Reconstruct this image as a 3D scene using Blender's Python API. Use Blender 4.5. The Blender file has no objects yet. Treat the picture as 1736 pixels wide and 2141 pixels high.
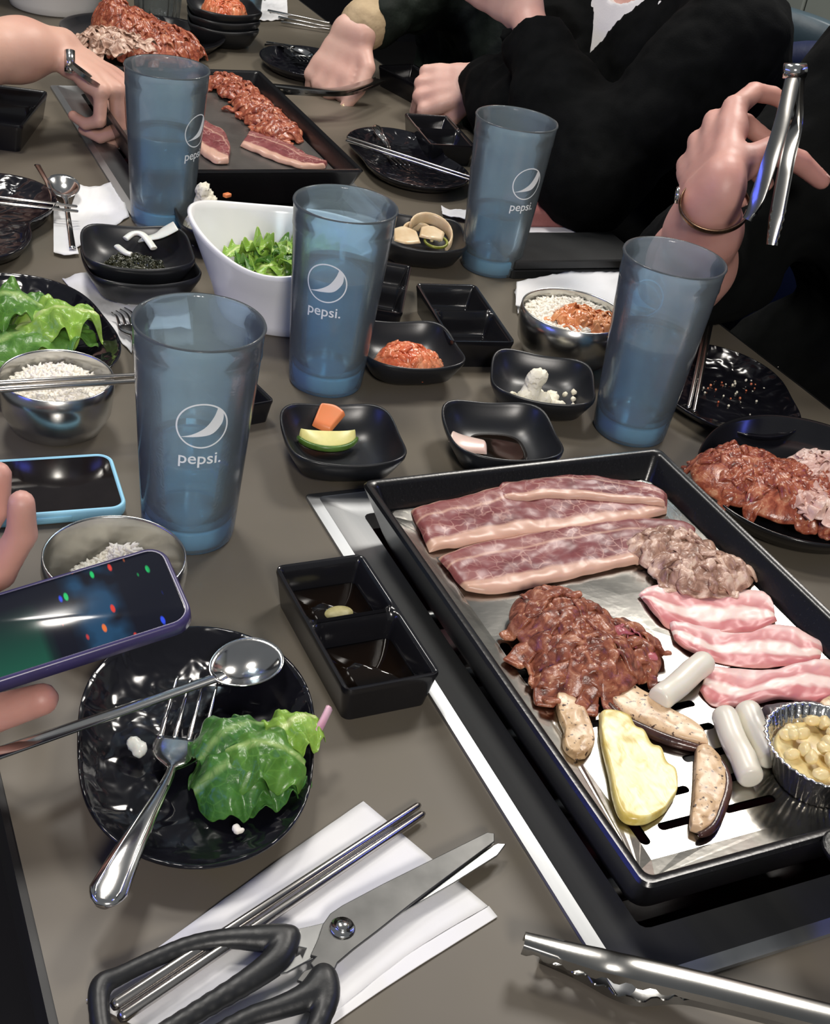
import bpy, bmesh, math, random
import numpy as np
from mathutils import Vector, Matrix, noise

# ------------------------------------------------------------------ camera, world, lights
T = 0.75                                   # height of the table top
W_PX, H_PX, F_PX = 1736, 2141, 2681.44
CAM = np.array([0.0, 0.0, T + 0.5287])
_p, _r, _a = math.radians(32.851), math.radians(9.734), math.radians(29.117)
_fw = np.array([0, math.cos(_p), -math.sin(_p)]); _rt = np.array([1.0, 0, 0]); _up = np.cross(_rt, _fw)
_rt, _up = math.cos(_r) * _rt + math.sin(_r) * _up, -math.sin(_r) * _rt + math.cos(_r) * _up
_Rz = np.array([[math.cos(_a), math.sin(_a), 0], [-math.sin(_a), math.cos(_a), 0], [0, 0, 1]])
RT, UP, FW = _Rz @ _rt, _Rz @ _up, _Rz @ _fw

scene = bpy.context.scene
COL = scene.collection
cd = bpy.data.cameras.new('camera'); cam = bpy.data.objects.new('camera', cd); COL.objects.link(cam)
cam.matrix_world = Matrix(((RT[0], UP[0], -FW[0], CAM[0]), (RT[1], UP[1], -FW[1], CAM[1]), (RT[2], UP[2], -FW[2], CAM[2]), (0, 0, 0, 1)))
cd.sensor_fit = 'VERTICAL'; cd.sensor_height = 24.0; cd.lens = F_PX * 24.0 / H_PX
cd.clip_start = 0.05
scene.camera = cam

w = bpy.data.worlds.new('world'); scene.world = w; w.use_nodes = True
w.node_tree.nodes['Background'].inputs[0].default_value = (0.90, 0.95, 1.0, 1)
w.node_tree.nodes['Background'].inputs[1].default_value = 0.16
scene.view_settings.view_transform = 'Standard'; scene.view_settings.look = 'None'
scene.view_settings.exposure = 0.0; scene.view_settings.gamma = 1.0
scene.view_settings.use_curve_mapping = False
scene.cycles.transparent_max_bounces = 32      # stacked clear cups and water

def area(name, loc, target, size, power, color, shape='DISK', size_y=None):
    l = bpy.data.lights.new(name, 'AREA'); l.shape = shape; l.size = size; l.energy = power; l.color = color
    if size_y: l.size_y = size_y
    o = bpy.data.objects.new(name, l); COL.objects.link(o); o.location = loc
    d = Vector(target) - Vector(loc); o.rotation_euler = d.to_track_quat('-Z', 'Y').to_euler()
    return o
area('ceiling_or_fill_light', (0.15, 1.5, 2.55), (0.4, 0.9, T), 0.35, 15, (1.0, 0.95, 0.88))
area('ceiling_or_fill_light', (0.25, 2.3, 2.6), (0.45, 1.9, T), 0.4, 11, (1.0, 0.97, 0.92))
area('ceiling_or_fill_light', (-0.3, -1.6, 2.3), (0.4, 0.9, T), 0.5, 46, (1.0, 0.94, 0.87))  # fill lamp added behind the camera to brighten upright faces
area('ceiling_or_fill_light', (1.75, 1.75, 2.6), (0.6, 0.7, T), 0.6, 30, (1.0, 0.95, 0.88))
area('led_strip_light', (-1.3, 0.75, 1.45), (0.3, 0.8, T), 1.1, 4.5, (0.10, 0.14, 1.0), 'RECTANGLE', 0.05)
area('led_strip_light', (2.0, 0.35, 1.75), (0.5, 0.9, T), 0.9, 2.2, (0.12, 0.16, 1.0), 'RECTANGLE', 0.05)

# ------------------------------------------------------------------ helpers
def at(x, y, z=0.0):
    """world point at height z over the table top seen at photo pixel x, y"""
    d = FW + RT * ((x - W_PX / 2) / F_PX) - UP * ((y - H_PX / 2) / F_PX)
    return CAM + d * ((T + z - CAM[2]) / d[2])
def atd(x, y, depth):
    return CAM + depth * (FW + RT * ((x - W_PX / 2) / F_PX) - UP * ((y - H_PX / 2) / F_PX))

def tag(o, label=None, cat=None, group=None, kind=None):
    if label: o['label'] = label
    if cat: o['category'] = cat
    if group: o['group'] = group
    if kind: o['kind'] = kind
    return o
def thing(name, label, cat, loc, rz=0.0, group=None):
    o = bpy.data.objects.new(name, None); COL.objects.link(o); o.empty_display_size = 0.02
    o.location = tuple(loc); o.rotation_euler = (0, 0, rz)
    return tag(o, label, cat, group)
def mk(name, VF, mat, parent=None, smooth=True, sub=0, solid=0.0, bevel=0.0, angle=None, off=0.0, recenter=True, uvs=None):
    V, F = VF[0], VF[1]
    if uvs is None and len(VF) > 2: uvs = VF[2]
    V = np.asarray(V, float).reshape(-1, 3)
    loc = np.zeros(3)
    if parent is None and recenter:
        loc = np.array([(V[:, 0].min() + V[:, 0].max()) / 2, (V[:, 1].min() + V[:, 1].max()) / 2, V[:, 2].min()]); V = V - loc
    me = bpy.data.meshes.new(name); me.from_pydata(V.tolist(), [], [tuple(int(i) for i in f) for f in F]); me.validate(clean_customdata=False)
    if uvs is not None:
        ul = me.uv_layers.new(name='UVMap'); vi = np.zeros(len(me.loops), int); me.loops.foreach_get('vertex_index', vi)
        ul.data.foreach_set('uv', np.asarray(uvs, float)[vi].ravel())
    if smooth: me.polygons.foreach_set('use_smooth', [True] * len(me.polygons))
    if mat is not None: me.materials.append(mat)
    me.update()
    o = bpy.data.objects.new(name, me); COL.objects.link(o); o.location = loc
    if parent is not None: o.parent = parent
    if bevel:
        b = o.modifiers.new('bevel', 'BEVEL'); b.width = bevel; b.segments = 2; b.limit_method = 'ANGLE'; b.angle_limit = math.radians(35)
    if solid:
        s = o.modifiers.new('solid', 'SOLIDIFY'); s.thickness = solid; s.offset = off
    if sub:
        s = o.modifiers.new('sub', 'SUBSURF'); s.levels = sub; s.render_levels = sub
    if angle is not None:
        e = o.modifiers.new('edge', 'EDGE_SPLIT'); e.split_angle = math.radians(angle)
    return o
def copy_tree(o, parent=None):
    c = o.copy(); COL.objects.link(c); c.parent = parent
    for ch in list(o.children): copy_tree(ch, c)
    return c
def join(*parts):
    V, F, n = [], [], 0
    for p in parts:
        v, f = np.asarray(p[0], float).reshape(-1, 3), p[1]
        V.append(v); F += [tuple(int(i) + n for i in q) for q in f]; n += len(v)
    return np.vstack(V), F
def xf(VF, loc=(0, 0, 0), rz=0.0, M=None, s=1.0):
    V = np.asarray(VF[0], float) * s
    R = np.array(Matrix.Rotation(rz, 3, 'Z')) if M is None else np.asarray(M)
    return (V @ R.T + np.asarray(loc, float),) + tuple(VF[1:])
def loft(loops, cap0=True, cap1=True, closed=False):
    n = len(loops[0]); V = np.vstack([np.asarray(l, float) for l in loops]); F = []
    m = len(loops)
    for i in range(m if closed else m - 1):
        a, b = i * n, ((i + 1) % m) * n
        for j in range(n):
            k = (j + 1) % n; F.append((a + j, a + k, b + k, b + j))
    if not closed:
        if cap0: F.append(tuple(range(n))[::-1])
        if cap1: F.append(tuple(range((m - 1) * n, m * n)))
    return V, F
def rrect(x0, x1, y0, y1, r, z, n=5):
    r = max(r, 1e-5); P = []
    for cx, cy, a0 in ((x1 - r, y1 - r, 0), (x0 + r, y1 - r, 90), (x0 + r, y0 + r, 180), (x1 - r, y0 + r, 270)):
        for i in range(n + 1):
            a = math.radians(a0 + 90 * i / n); P.append((cx + r * math.cos(a), cy + r * math.sin(a), z))
    return np.array(P)
def box(x0, x1, y0, y1, z0, z1):
    V = [(x, y, z) for z in (z0, z1) for y in (y0, y1) for x in (x0, x1)]
    return np.array(V, float), [(0, 2, 3, 1), (4, 5, 7, 6), (0, 1, 5, 4), (2, 6, 7, 3), (0, 4, 6, 2), (1, 3, 7, 5)]
def lathe(prof, n=48, rf=None, zf=None):
    """prof: (r, z) rows; rf(theta) scales r, zf(theta, r, z) replaces z"""
    th = np.linspace(0, 2 * math.pi, n, endpoint=False); V, F, rows = [], [], []
    for r, z in prof:
        if r < 1e-6:
            rows.append([len(V)]); V.append((0, 0, z))
        else:
            row = []
            for t in th:
                k = rf(t) if rf else 1.0
                zz = zf(t, r, z) if zf else z
                row.append(len(V)); V.append((r * k * math.cos(t), r * k * math.sin(t), zz))
            rows.append(row)
    for a, b in zip(rows[:-1], rows[1:]):
        for j in range(n):
            k = (j + 1) % n
            if len(a) == 1 and len(b) == 1: continue
            if len(a) == 1: F.append((a[0], b[k], b[j]))
            elif len(b) == 1: F.append((a[j], a[k], b[0]))
            else: F.append((a[j], a[k], b[k], b[j]))
    return np.array(V), F
def tube(path, rad, n=12, flat=1.0, upv=(0, 0, 1), cap=True):
    """sweep along path; rad scalar or list of r or (rw, rh)"""
    P = np.asarray(path, float); m = len(P); loops = []
    upv = np.asarray(upv, float)
    for i in range(m):
        t = P[min(i + 1, m - 1)] - P[max(i - 1, 0)]; t /= np.linalg.norm(t)
        s = np.cross(t, upv); ns = np.linalg.norm(s)
        s = s / ns if ns > 1e-6 else np.array([1.0, 0, 0]); u = np.cross(s, t)
        r = rad if np.isscalar(rad) else rad[i]
        rw, rh = (r, r * flat) if np.isscalar(r) else r
        loops.append([P[i] + s * rw * math.cos(a) + u * rh * math.sin(a) for a in np.linspace(0, 2 * math.pi, n, endpoint=False)])
    return loft(loops, cap, cap)
def cap_tube(path, r, n=12):
    """tube with rounded ends"""
    P = [np.asarray(p, float) for p in path]
    d0 = (P[0] - P[1]); d0 /= np.linalg.norm(d0); d1 = (P[-1] - P[-2]); d1 /= np.linalg.norm(d1)
    Q = [P[0] + d0 * r * k for k in (.98, .8, .45)] + P + [P[-1] + d1 * r * k for k in (.45, .8, .98)]
    return tube(Q, [r * .2, r * .6, r * .89] + [r] * len(P) + [r * .89, r * .6, r * .2], n)
def spline(pts, n):
    """Catmull-Rom resample of a polyline to n points"""
    P = np.asarray(pts, float); m = len(P)
    if m == 2: return np.array([P[0] + (P[1] - P[0]) * t for t in np.linspace(0, 1, n)])
    out = []
    for t in np.linspace(0, m - 1, n):
        i = min(int(t), m - 2); f = t - i
        p0, p1, p2, p3 = P[max(i - 1, 0)], P[i], P[i + 1], P[min(i + 2, m - 1)]
        out.append(.5 * ((2 * p1) + (-p0 + p2) * f + (2 * p0 - 5 * p1 + 4 * p2 - p3) * f * f + (-p0 + 3 * p1 - 3 * p2 + p3) * f ** 3))
    return np.array(out)
def nz(x, y, z=0.0, s=1.0):
    return noise.noise(Vector((x * s, y * s, z * s)))
def fbm(x, y, z=0.0, s=1.0, o=3):
    v, a = 0.0, 1.0
    for i in range(o): v += a * noise.noise(Vector((x * s, y * s, z * s + 7.3 * i))); s *= 2.1; a *= .5
    return v
def slab(back, front, th, z, nu=44, nv=16, amp=0.0, sc=60.0, seed=0.0, dome=0.0, fold=None, world=False, er=.09):
    """solid slice between two pixel polylines on a surface z over the table; uv = along, across"""
    B = spline([p if world else at(p[0], p[1], z) for p in back], nu); A = spline([p if world else at(p[0], p[1], z) for p in front], nu)
    V, UV = [], []
    idx = {}
    vs = [0, .01, .04] + list(np.linspace(.1, .9, nv - 6)) + [.96, .99, 1]
    rows = []
    for side in (1, 0):
        for i in range(nu):
            u = i / (nu - 1)
            for j, v in enumerate(vs):
                p = A[i] + (B[i] - A[i]) * v
                e = min(v, 1 - v, u * 1.2, (1 - u) * 1.2); k = min(1, max(0, e / er)); prof = math.sqrt(max(0, 1 - (1 - k) ** 2))
                h = fbm(p[0], p[1], seed, sc, 3) * amp
                if fold: h += fold(u, v)
                zz = h * (1 if side else .75) + (th * (.25 + .75 * prof) + dome * 4 * v * (1 - v) if side else th * .25 * (1 - prof))
                V.append((p[0], p[1], max(p[2] + zz, T + z + (0.0006 if side else 0)))); UV.append((u, v))
    nvv = len(vs); N = nu * nvv; F = []
    for i in range(nu - 1):
        for j in range(nvv - 1):
            a = i * nvv + j; F.append((a, a + nvv, a + nvv + 1, a + 1)); F.append((N + a + 1, N + a + nvv + 1, N + a + nvv, N + a))
    rim = [j for j in range(nvv)] + [i * nvv + nvv - 1 for i in range(1, nu)] + [(nu - 1) * nvv + j for j in range(nvv - 2, -1, -1)] + [i * nvv for i in range(nu - 2, 0, -1)]
    for a, b in zip(rim, rim[1:] + rim[:1]): F.append((a, b, N + b, N + a))
    return np.array(V), F, np.array(UV)

# ---------- signed-distance modelling (bodies, hands, handles): smooth union of tapered capsules, surface nets
def sd_caps(P, a, b, ra, rb, sq=None):
    a = np.asarray(a, float); b = np.asarray(b, float); ab = b - a; L2 = max(float(ab @ ab), 1e-12)
    pa = P - a; t = np.clip((pa @ ab) / L2, 0, 1)
    d = pa - t[..., None] * ab
    if sq is not None:
        n, k = np.asarray(sq[0], float), sq[1]; n = n / np.linalg.norm(n)
        d = d + (d @ n)[..., None] * n * (1 / k - 1)
    return np.sqrt((d * d).sum(-1)) - (ra + (rb - ra) * t)
def smin(a, b, k):
    h = np.clip(.5 + .5 * (b - a) / k, 0, 1); return b + (a - b) * h - k * h * (1 - h)
_FC = {}
def field(P, prims, k):
    d = None; key = id(prims)
    if key not in _FC:
        _FC[key] = (prims, np.array([q[0] for q in prims], float), np.array([np.asarray(q[1], float) - np.asarray(q[0], float) for q in prims]), np.array([q[2] for q in prims], float), np.array([q[3] for q in prims], float))
    _, A, AB, RA, RB = _FC[key]
    L2 = np.maximum((AB * AB).sum(1), 1e-12)
    def one(c):
        pa = c - A; t = np.clip((pa * AB).sum(1) / L2, 0, 1); return np.sqrt(((pa - t[:, None] * AB) ** 2).sum(1)) - (RA + (RB - RA) * t)
    if P.ndim == 2 and len(P) == 1: return np.array([one(P[0]).min()])
    lo, hi = P.reshape(-1, 3).min(0), P.reshape(-1, 3).max(0); di = one(.5 * (lo + hi)); keep = di < di.min() + np.linalg.norm(hi - lo) * 1.3 + .04
    for q, kp_ in zip(prims, keep):
        if not kp_: continue
        kk = q[5] if len(q) > 5 and q[5] else k
        e = sd_caps(P, q[0], q[1], q[2], q[3], q[4] if len(q) > 4 else None)
        d = e if d is None else smin(d, e, kk)
    return d
def sdf_mesh(fn, lo, hi, res):
    lo, hi = np.asarray(lo, float), np.asarray(hi, float); n = np.ceil((hi - lo) / res).astype(int) + 1
    g = [lo[i] + res * np.arange(n[i]) for i in range(3)]
    P = np.stack(np.meshgrid(*g, indexing='ij'), -1)
    D = np.empty(n)
    bs_ = 10
    for i in range(0, n[0], bs_):
        for j in range(0, n[1], bs_):
            for k in range(0, n[2], bs_):
                sl = (slice(i, i + bs_), slice(j, j + bs_), slice(k, k + bs_)); B = P[sl]; c = .5 * (B[0, 0, 0] + B[-1, -1, -1])
                d = float(fn(c[None, :])[0]); hd = .5 * np.linalg.norm(B[-1, -1, -1] - B[0, 0, 0])
                D[sl] = d if abs(d) > hd * 1.4 + res + .012 else fn(B)
    S = D < 0; c = S[:-1, :-1, :-1]
    alls, anys = c.copy(), c.copy()
    cor = [(i, j, k) for i in (0, 1) for j in (0, 1) for k in (0, 1)]
    for q in cor:
        s = S[q[0]:n[0] - 1 + q[0], q[1]:n[1] - 1 + q[1], q[2]:n[2] - 1 + q[2]]; alls &= s; anys |= s
    act = np.argwhere(anys & ~alls); ids = -np.ones(n - 1, int); ids[tuple(act.T)] = np.arange(len(act))
    acc = np.zeros((len(act), 3)); cnt = np.zeros(len(act))
    for a in cor:
        for ax in range(3):
            if a[ax]: continue
            b = list(a); b[ax] = 1
            va, vb = D[tuple((act + a).T)], D[tuple((act + b).T)]
            x = (va < 0) != (vb < 0); t = np.where(x, va / np.where(x, va - vb, 1), 0)
            p = np.tile(np.array(a, float), (len(act), 1)); p[:, ax] += t
            acc[x] += p[x]; cnt[x] += 1
    V = lo + (act + acc / cnt[:, None]) * res
    F = []
    for ax in range(3):
        u, v = (ax + 1) % 3, (ax + 2) % 3
        sl0 = [slice(None)] * 3; sl1 = [slice(None)] * 3; sl0[ax] = slice(0, -1); sl1[ax] = slice(1, None)
        s0, s1 = S[tuple(sl0)], S[tuple(sl1)]
        e = np.argwhere(s0 != s1); e = e[(e[:, u] > 0) & (e[:, v] > 0) & (e[:, u] < n[u] - 1) & (e[:, v] < n[v] - 1)]
        du = np.zeros(3, int); du[u] = 1; dv = np.zeros(3, int); dv[v] = 1
        q = np.stack([ids[tuple((e - du - dv).T)], ids[tuple((e - dv).T)], ids[tuple(e.T)], ids[tuple((e - du).T)]], -1)
        flip = ~s0[tuple(e.T)]
        q[flip] = q[flip][:, ::-1]; F.append(q)
    return V, np.vstack(F).tolist()
def bounds(prims, pad=.02):
    lo = np.min([np.minimum(np.asarray(q[0]) - q[2], np.asarray(q[1]) - q[3]) for q in prims], 0) - pad
    hi = np.max([np.maximum(np.asarray(q[0]) + q[2], np.asarray(q[1]) + q[3]) for q in prims], 0) + pad
    return lo, hi

# ------------------------------------------------------------------ materials
def new_mat(name):
    m = bpy.data.materials.new(name); m.use_nodes = True; nt = m.node_tree
    return m, nt, nt.nodes['Principled BSDF']
def c4(c): return (c[0], c[1], c[2], 1)
def srgb(r, g, b):
    f = lambda v: (v / 255 / 12.92) if v / 255 <= .04045 else ((v / 255 + .055) / 1.055) ** 2.4
    return (f(r), f(g), f(b))
def texco(nt, kind='Object', scale=(1, 1, 1)):
    tc = nt.nodes.new('ShaderNodeTexCoord'); mp = nt.nodes.new('ShaderNodeMapping'); mp.inputs['Scale'].default_value = scale
    nt.links.new(tc.outputs[kind], mp.inputs[0]); return mp.outputs[0]
def nnoise(nt, co, scale, detail=3, dist=0.0, rough=.5):
    n = nt.nodes.new('ShaderNodeTexNoise'); n.inputs['Scale'].default_value = scale; n.inputs['Detail'].default_value = detail
    n.inputs['Distortion'].default_value = dist; n.inputs['Roughness'].default_value = rough
    nt.links.new(co, n.inputs['Vector']); return n.outputs['Fac']
def vor(nt, co, scale, feature='F1', out='Distance'):
    n = nt.nodes.new('ShaderNodeTexVoronoi'); n.feature = feature; n.inputs['Scale'].default_value = scale
    nt.links.new(co, n.inputs['Vector']); return n.outputs[out]
def ramp(nt, fac, stops, interp='LINEAR'):
    r = nt.nodes.new('ShaderNodeValToRGB'); r.color_ramp.interpolation = interp; e = r.color_ramp.elements
    while len(e) < len(stops): e.new(0.5)
    for k, (p, c) in zip(e, stops): k.position = p; k.color = c4(c)
    nt.links.new(fac, r.inputs[0]); return r.outputs[0]
def mix(nt, fac, a, b, mode='MIX'):
    m = nt.nodes.new('ShaderNodeMix'); m.data_type = 'RGBA'; m.blend_type = mode
    for s, v in ((m.inputs[0], fac), (m.inputs[6], a), (m.inputs[7], b)):
        if hasattr(v, 'is_linked') or hasattr(v, 'links'): nt.links.new(v, s)
        elif isinstance(v, (int, float)): s.default_value = v
        else: s.default_value = c4(v)
    return m.outputs[2]
def math_(nt, op, a, b=None):
    m = nt.nodes.new('ShaderNodeMath'); m.operation = op
    for s, v in zip(m.inputs, (a, b)):
        if v is None: continue
        if isinstance(v, (int, float)): s.default_value = v
        else: nt.links.new(v, s)
    return m.outputs[0]
def bump(nt, bs, h, strength=.3, dist=.002):
    b = nt.nodes.new('ShaderNodeBump'); b.inputs['Strength'].default_value = strength; b.inputs['Distance'].default_value = dist
    nt.links.new(h, b.inputs['Height']); nt.links.new(b.outputs[0], bs.inputs['Normal'])
def pm(name, col, rough=.5, metal=0.0, spec=.5, col2=None, nscale=20, lo=.35, hi=.65, bumps=None, bdist=.001, coat=0.0, sss=0.0, scale3=(1, 1, 1), sheen=0.0, ndist=0.0):
    m, nt, bs = new_mat(name)
    bs.inputs['Base Color'].default_value = c4(col); bs.inputs['Roughness'].default_value = rough
    bs.inputs['Metallic'].default_value = metal; bs.inputs['Specular IOR Level'].default_value = spec
    bs.inputs['Coat Weight'].default_value = coat; bs.inputs['Coat Roughness'].default_value = .08
    if sheen: bs.inputs['Sheen Weight'].default_value = sheen
    if sss:
        bs.inputs['Subsurface Weight'].default_value = sss; bs.inputs['Subsurface Radius'].default_value = (1.0, .45, .3); bs.inputs['Subsurface Scale'].default_value = .004
    co = texco(nt, 'Object', scale3)
    if col2 is not None:
        f = nnoise(nt, co, nscale, 4, ndist); nt.links.new(ramp(nt, f, [(lo, col), (hi, col2)]), bs.inputs['Base Color'])
    if bumps:
        bump(nt, bs, nnoise(nt, co, bumps[0], 3), bumps[1], bdist)
    return m

MAT = {}
def build_materials():
    g = MAT
    g['table'] = pm('table_laminate', (.140, .120, .091), .45, col2=(.112, .097, .075), nscale=5, bumps=(700, .05), bdist=.0002, spec=.38)
    g['table_edge'] = pm('table_edge_band', (.006, .006, .006), .5, col2=(.01, .01, .01))
    g['steel'] = pm('brushed_steel', (.62, .62, .60), .24, 1.0, col2=(.50, .50, .49), nscale=60, bumps=(350, .06), bdist=.0003)
    g['steel_frame'] = pm('scratched_steel', (.52, .53, .53), .42, 1.0, col2=(.40, .41, .42), nscale=40, bumps=(220, .12), bdist=.0003, scale3=(1, .08, 1))
    g['cutlery'] = pm('polished_cutlery_steel', (.72, .71, .69), .14, 1.0, col2=(.62, .61, .60), nscale=30)
    g['chop'] = pm('chopstick_steel', (.60, .57, .54), .22, 1.0, col2=(.52, .50, .48), nscale=50)
    g['melamine'] = pm('black_melamine', (.010, .011, .013), .33, spec=.5, col2=(.014, .015, .018), nscale=30, bumps=(500, .05), bdist=.0003)
    g['gloss'] = pm('black_glossy_melamine', (.007, .007, .009), .16, spec=.55, col2=(.010, .010, .012), nscale=20)
    g['enamel'] = pm('black_speckled_enamel', (.006, .006, .007), .26, spec=.5, col2=(.02, .02, .021), nscale=900, lo=.62, hi=.72, bumps=(420, .18), bdist=.0005)
    g['white_cer'] = pm('white_melamine', (.88, .88, .87), .18, spec=.5, col2=(.85, .85, .85), nscale=4)
    g['paper'] = pm('white_paper', (.82, .82, .83), .85, spec=.2, col2=(.76, .76, .78), nscale=15, bumps=(160, .25), bdist=.0006)
    # hammered plate
    m, nt, bs = new_mat('black_hammered_glaze'); bs.inputs['Base Color'].default_value = (.006, .006, .009, 1); bs.inputs['Roughness'].default_value = .13
    co = texco(nt); h = vor(nt, co, 62, 'SMOOTH_F1'); n2 = nnoise(nt, co, 55, 1, .8); s = math_(nt, 'ADD', h, n2); bump(nt, bs, s, .62, .003); g['hammer'] = m
    g['phone_case'] = pm('light_blue_silicone', (.33, .68, .86), .45, col2=(.30, .64, .83), nscale=10)
    m, nt, bs = new_mat('phone_glass'); bs.inputs['Base Color'].default_value = (.006, .005, .005, 1); bs.inputs['Roughness'].default_value = .06
    co = texco(nt); nt.links.new(ramp(nt, nnoise(nt, co, 40), [(.4, (.008, .006, .006)), (.7, (.012, .009, .009))]), bs.inputs['Base Color']); g['screen_off'] = m
    # foods
    g['rice'] = pm('cooked_rice', (.90, .86, .77), .6, spec=.3, col2=(.86, .82, .73), nscale=180)
    g['scissor'] = pm('scissor_blade_steel', (.10, .10, .098), .40, 1.0, col2=(.14, .14, .137), nscale=40, bumps=(300, .08), bdist=.0003)
    g['potato'] = pm('potato_salad', (.88, .84, .70), .6, col2=(.80, .75, .60), nscale=120, bumps=(260, .3))
    g['tong_steel'] = pm('tong_steel', (.40, .395, .38), .2, 1.0, col2=(.32, .315, .30), nscale=30)
    g['carrot'] = pm('cooked_carrot', (.80, .23, .08), .35, col2=(.74, .26, .10), nscale=60, sss=.2)
    g['zuc_flesh'] = pm('zucchini_flesh', (.80, .74, .30), .35, col2=(.70, .66, .25), nscale=90, sss=.2)
    g['zuc_skin'] = pm('zucchini_skin', (.06, .13, .02), .3, col2=(.10, .20, .04), nscale=120)
    g['radish'] = pm('pickled_radish', (.78, .80, .74), .3, col2=(.70, .72, .66), nscale=60, sss=.3)
    g['onion'] = pm('red_onion', (.62, .28, .42), .3, col2=(.75, .55, .62), nscale=70, sss=.2)
    g['onion_pale'] = pm('pickled_onion', (.62, .45, .26), .3, col2=(.74, .60, .40), nscale=60, sss=.25)
    g['onion_pink'] = pm('soaked_onion', (.80, .62, .54), .3, col2=(.70, .50, .44), nscale=50, sss=.25)
    g['jalapeno'] = pm('pickled_jalapeno', (.16, .18, .02), .25, col2=(.26, .27, .04), nscale=90, sss=.1)
    g['seaweed'] = pm('seasoned_seaweed', (.012, .016, .008), .25, col2=(.035, .035, .015), nscale=120)
    g['soy'] = pm('soy_sauce', (.006, .0032, .0018), .05, spec=.5, col2=(.008, .0045, .0025), nscale=20)
    g['wasabi'] = pm('wasabi_paste', (.34, .30, .12), .5, col2=(.44, .39, .18), nscale=200, bumps=(300, .4))
    g['ricecake'] = pm('rice_cake', (.78, .745, .64), .32, col2=(.74, .70, .60), nscale=30, sss=.3)
    g['garlic'] = pm('sliced_garlic', (.82, .70, .40), .3, col2=(.72, .54, .22), nscale=90, sss=.3)
    m, nt, bs = new_mat('pineapple_flesh'); co = texco(nt, 'Object', (1, .35, 1)); f = nnoise(nt, co, 130, 4, .4)
    nt.links.new(ramp(nt, f, [(.32, (.58, .44, .10)), (.5, (.72, .60, .22)), (.68, (.80, .71, .34))]), bs.inputs['Base Color']); bs.inputs['Roughness'].default_value = .3
    bump(nt, bs, f, .35, .001); bs.inputs['Subsurface Weight'].default_value = .2; bs.inputs['Subsurface Scale'].default_value = .003; g['pineapple'] = m
    m, nt, bs = new_mat('grilled_mushroom'); co = texco(nt); f = nnoise(nt, co, 70, 4, .6); k = nnoise(nt, co, 330, 2)
    base = ramp(nt, f, [(.30, (.30, .17, .08)), (.46, (.62, .42, .24)), (.7, (.76, .56, .36))])
    nt.links.new(mix(nt, ramp(nt, k, [(.60, (0, 0, 0)), (.68, (1, 1, 1))]), base, (.06, .03, .02)), bs.inputs['Base Color']); bs.inputs['Roughness'].default_value = .33
    bump(nt, bs, f, .4, .001); g['mushroom'] = m
    g['mush_skin'] = pm('mushroom_skin', (.035, .016, .015), .25, col2=(.09, .04, .03), nscale=80, bumps=(250, .3))
    g['mush_grey'] = pm('grey_mushroom_cap', (.085, .065, .075), .35, col2=(.15, .12, .13), nscale=60)
    # marbled rib meat: fat along both long edges (uv) and a net of fat
    m, nt, bs = new_mat('marbled_rib_meat'); co = texco(nt); uv = texco(nt, 'UV')
    wv = nt.nodes.new('ShaderNodeVectorMath'); wv.operation = 'ADD'; wn = nt.nodes.new('ShaderNodeTexNoise'); wn.inputs['Scale'].default_value = 45; wn.inputs['Detail'].default_value = 3
    nt.links.new(co, wn.inputs['Vector']); sc_ = nt.nodes.new('ShaderNodeVectorMath'); sc_.operation = 'SCALE'; sc_.inputs[3].default_value = .016
    nt.links.new(wn.outputs['Color'], sc_.inputs[0]); nt.links.new(co, wv.inputs[0]); nt.links.new(sc_.outputs[0], wv.inputs[1])
    net = vor(nt, wv.outputs[0], 125, 'DISTANCE_TO_EDGE'); big = nnoise(nt, co, 28, 3, .8)
    redc = ramp(nt, big, [(.28, (.12, .030, .030)), (.48, (.20, .050, .055)), (.66, (.26, .082, .080)), (.8, (.36, .15, .125))])
    netf = math_(nt, 'MULTIPLY', ramp(nt, net, [(.0, (1, 1, 1)), (.085, (0, 0, 0))]), ramp(nt, nnoise(nt, co, 55, 2), [(.42, (.05, .05, .05)), (.66, (.75, .75, .75))]))
    meat = mix(nt, netf, redc, (.54, .32, .27))
    sx = nt.nodes.new('ShaderNodeSeparateXYZ'); nt.links.new(uv, sx.inputs[0])
    v_ = math_(nt, 'ADD', sx.outputs[1], math_(nt, 'MULTIPLY', math_(nt, 'SUBTRACT', nnoise(nt, co, 22, 3), .5), .22))
    edge = ramp(nt, v_, [(.0, (1, 1, 1)), (.17, (1, 1, 1)), (.23, (0, 0, 0)), (.66, (0, 0, 0)), (.70, (.75, .75, .75)), (.74, (.1, .1, .1)), (.93, (0, 0, 0)), (.98, (.9, .9, .9))])
    nt.links.new(mix(nt, edge, meat, (.60, .37, .28)), bs.inputs['Base Color']); bs.inputs['Roughness'].default_value = .36
    bump(nt, bs, big, .5, .002); bs.inputs['Subsurface Weight'].default_value = .15; bs.inputs['Subsurface Scale'].default_value = .003; g['rib'] = m
    # pork belly: lean and fat bands across the slice
    m, nt, bs = new_mat('raw_pork_belly'); co = texco(nt); uv = texco(nt, 'UV'); sx = nt.nodes.new('ShaderNodeSeparateXYZ'); nt.links.new(uv, sx.inputs[0])
    v_ = math_(nt, 'ADD', sx.outputs[1], math_(nt, 'MULTIPLY', math_(nt, 'SUBTRACT', nnoise(nt, co, 26, 3, .5), .5), .42))
    bands = ramp(nt, v_, [(.0, (.62, .28, .25)), (.10, (.55, .17, .175)), (.24, (.60, .22, .22)), (.32, (.86, .66, .60)), (.48, (.88, .70, .63)), (.56, (.63, .25, .25)), (.74, (.72, .36, .35)), (.82, (.86, .62, .58)), (1, (.80, .50, .48))])
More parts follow.
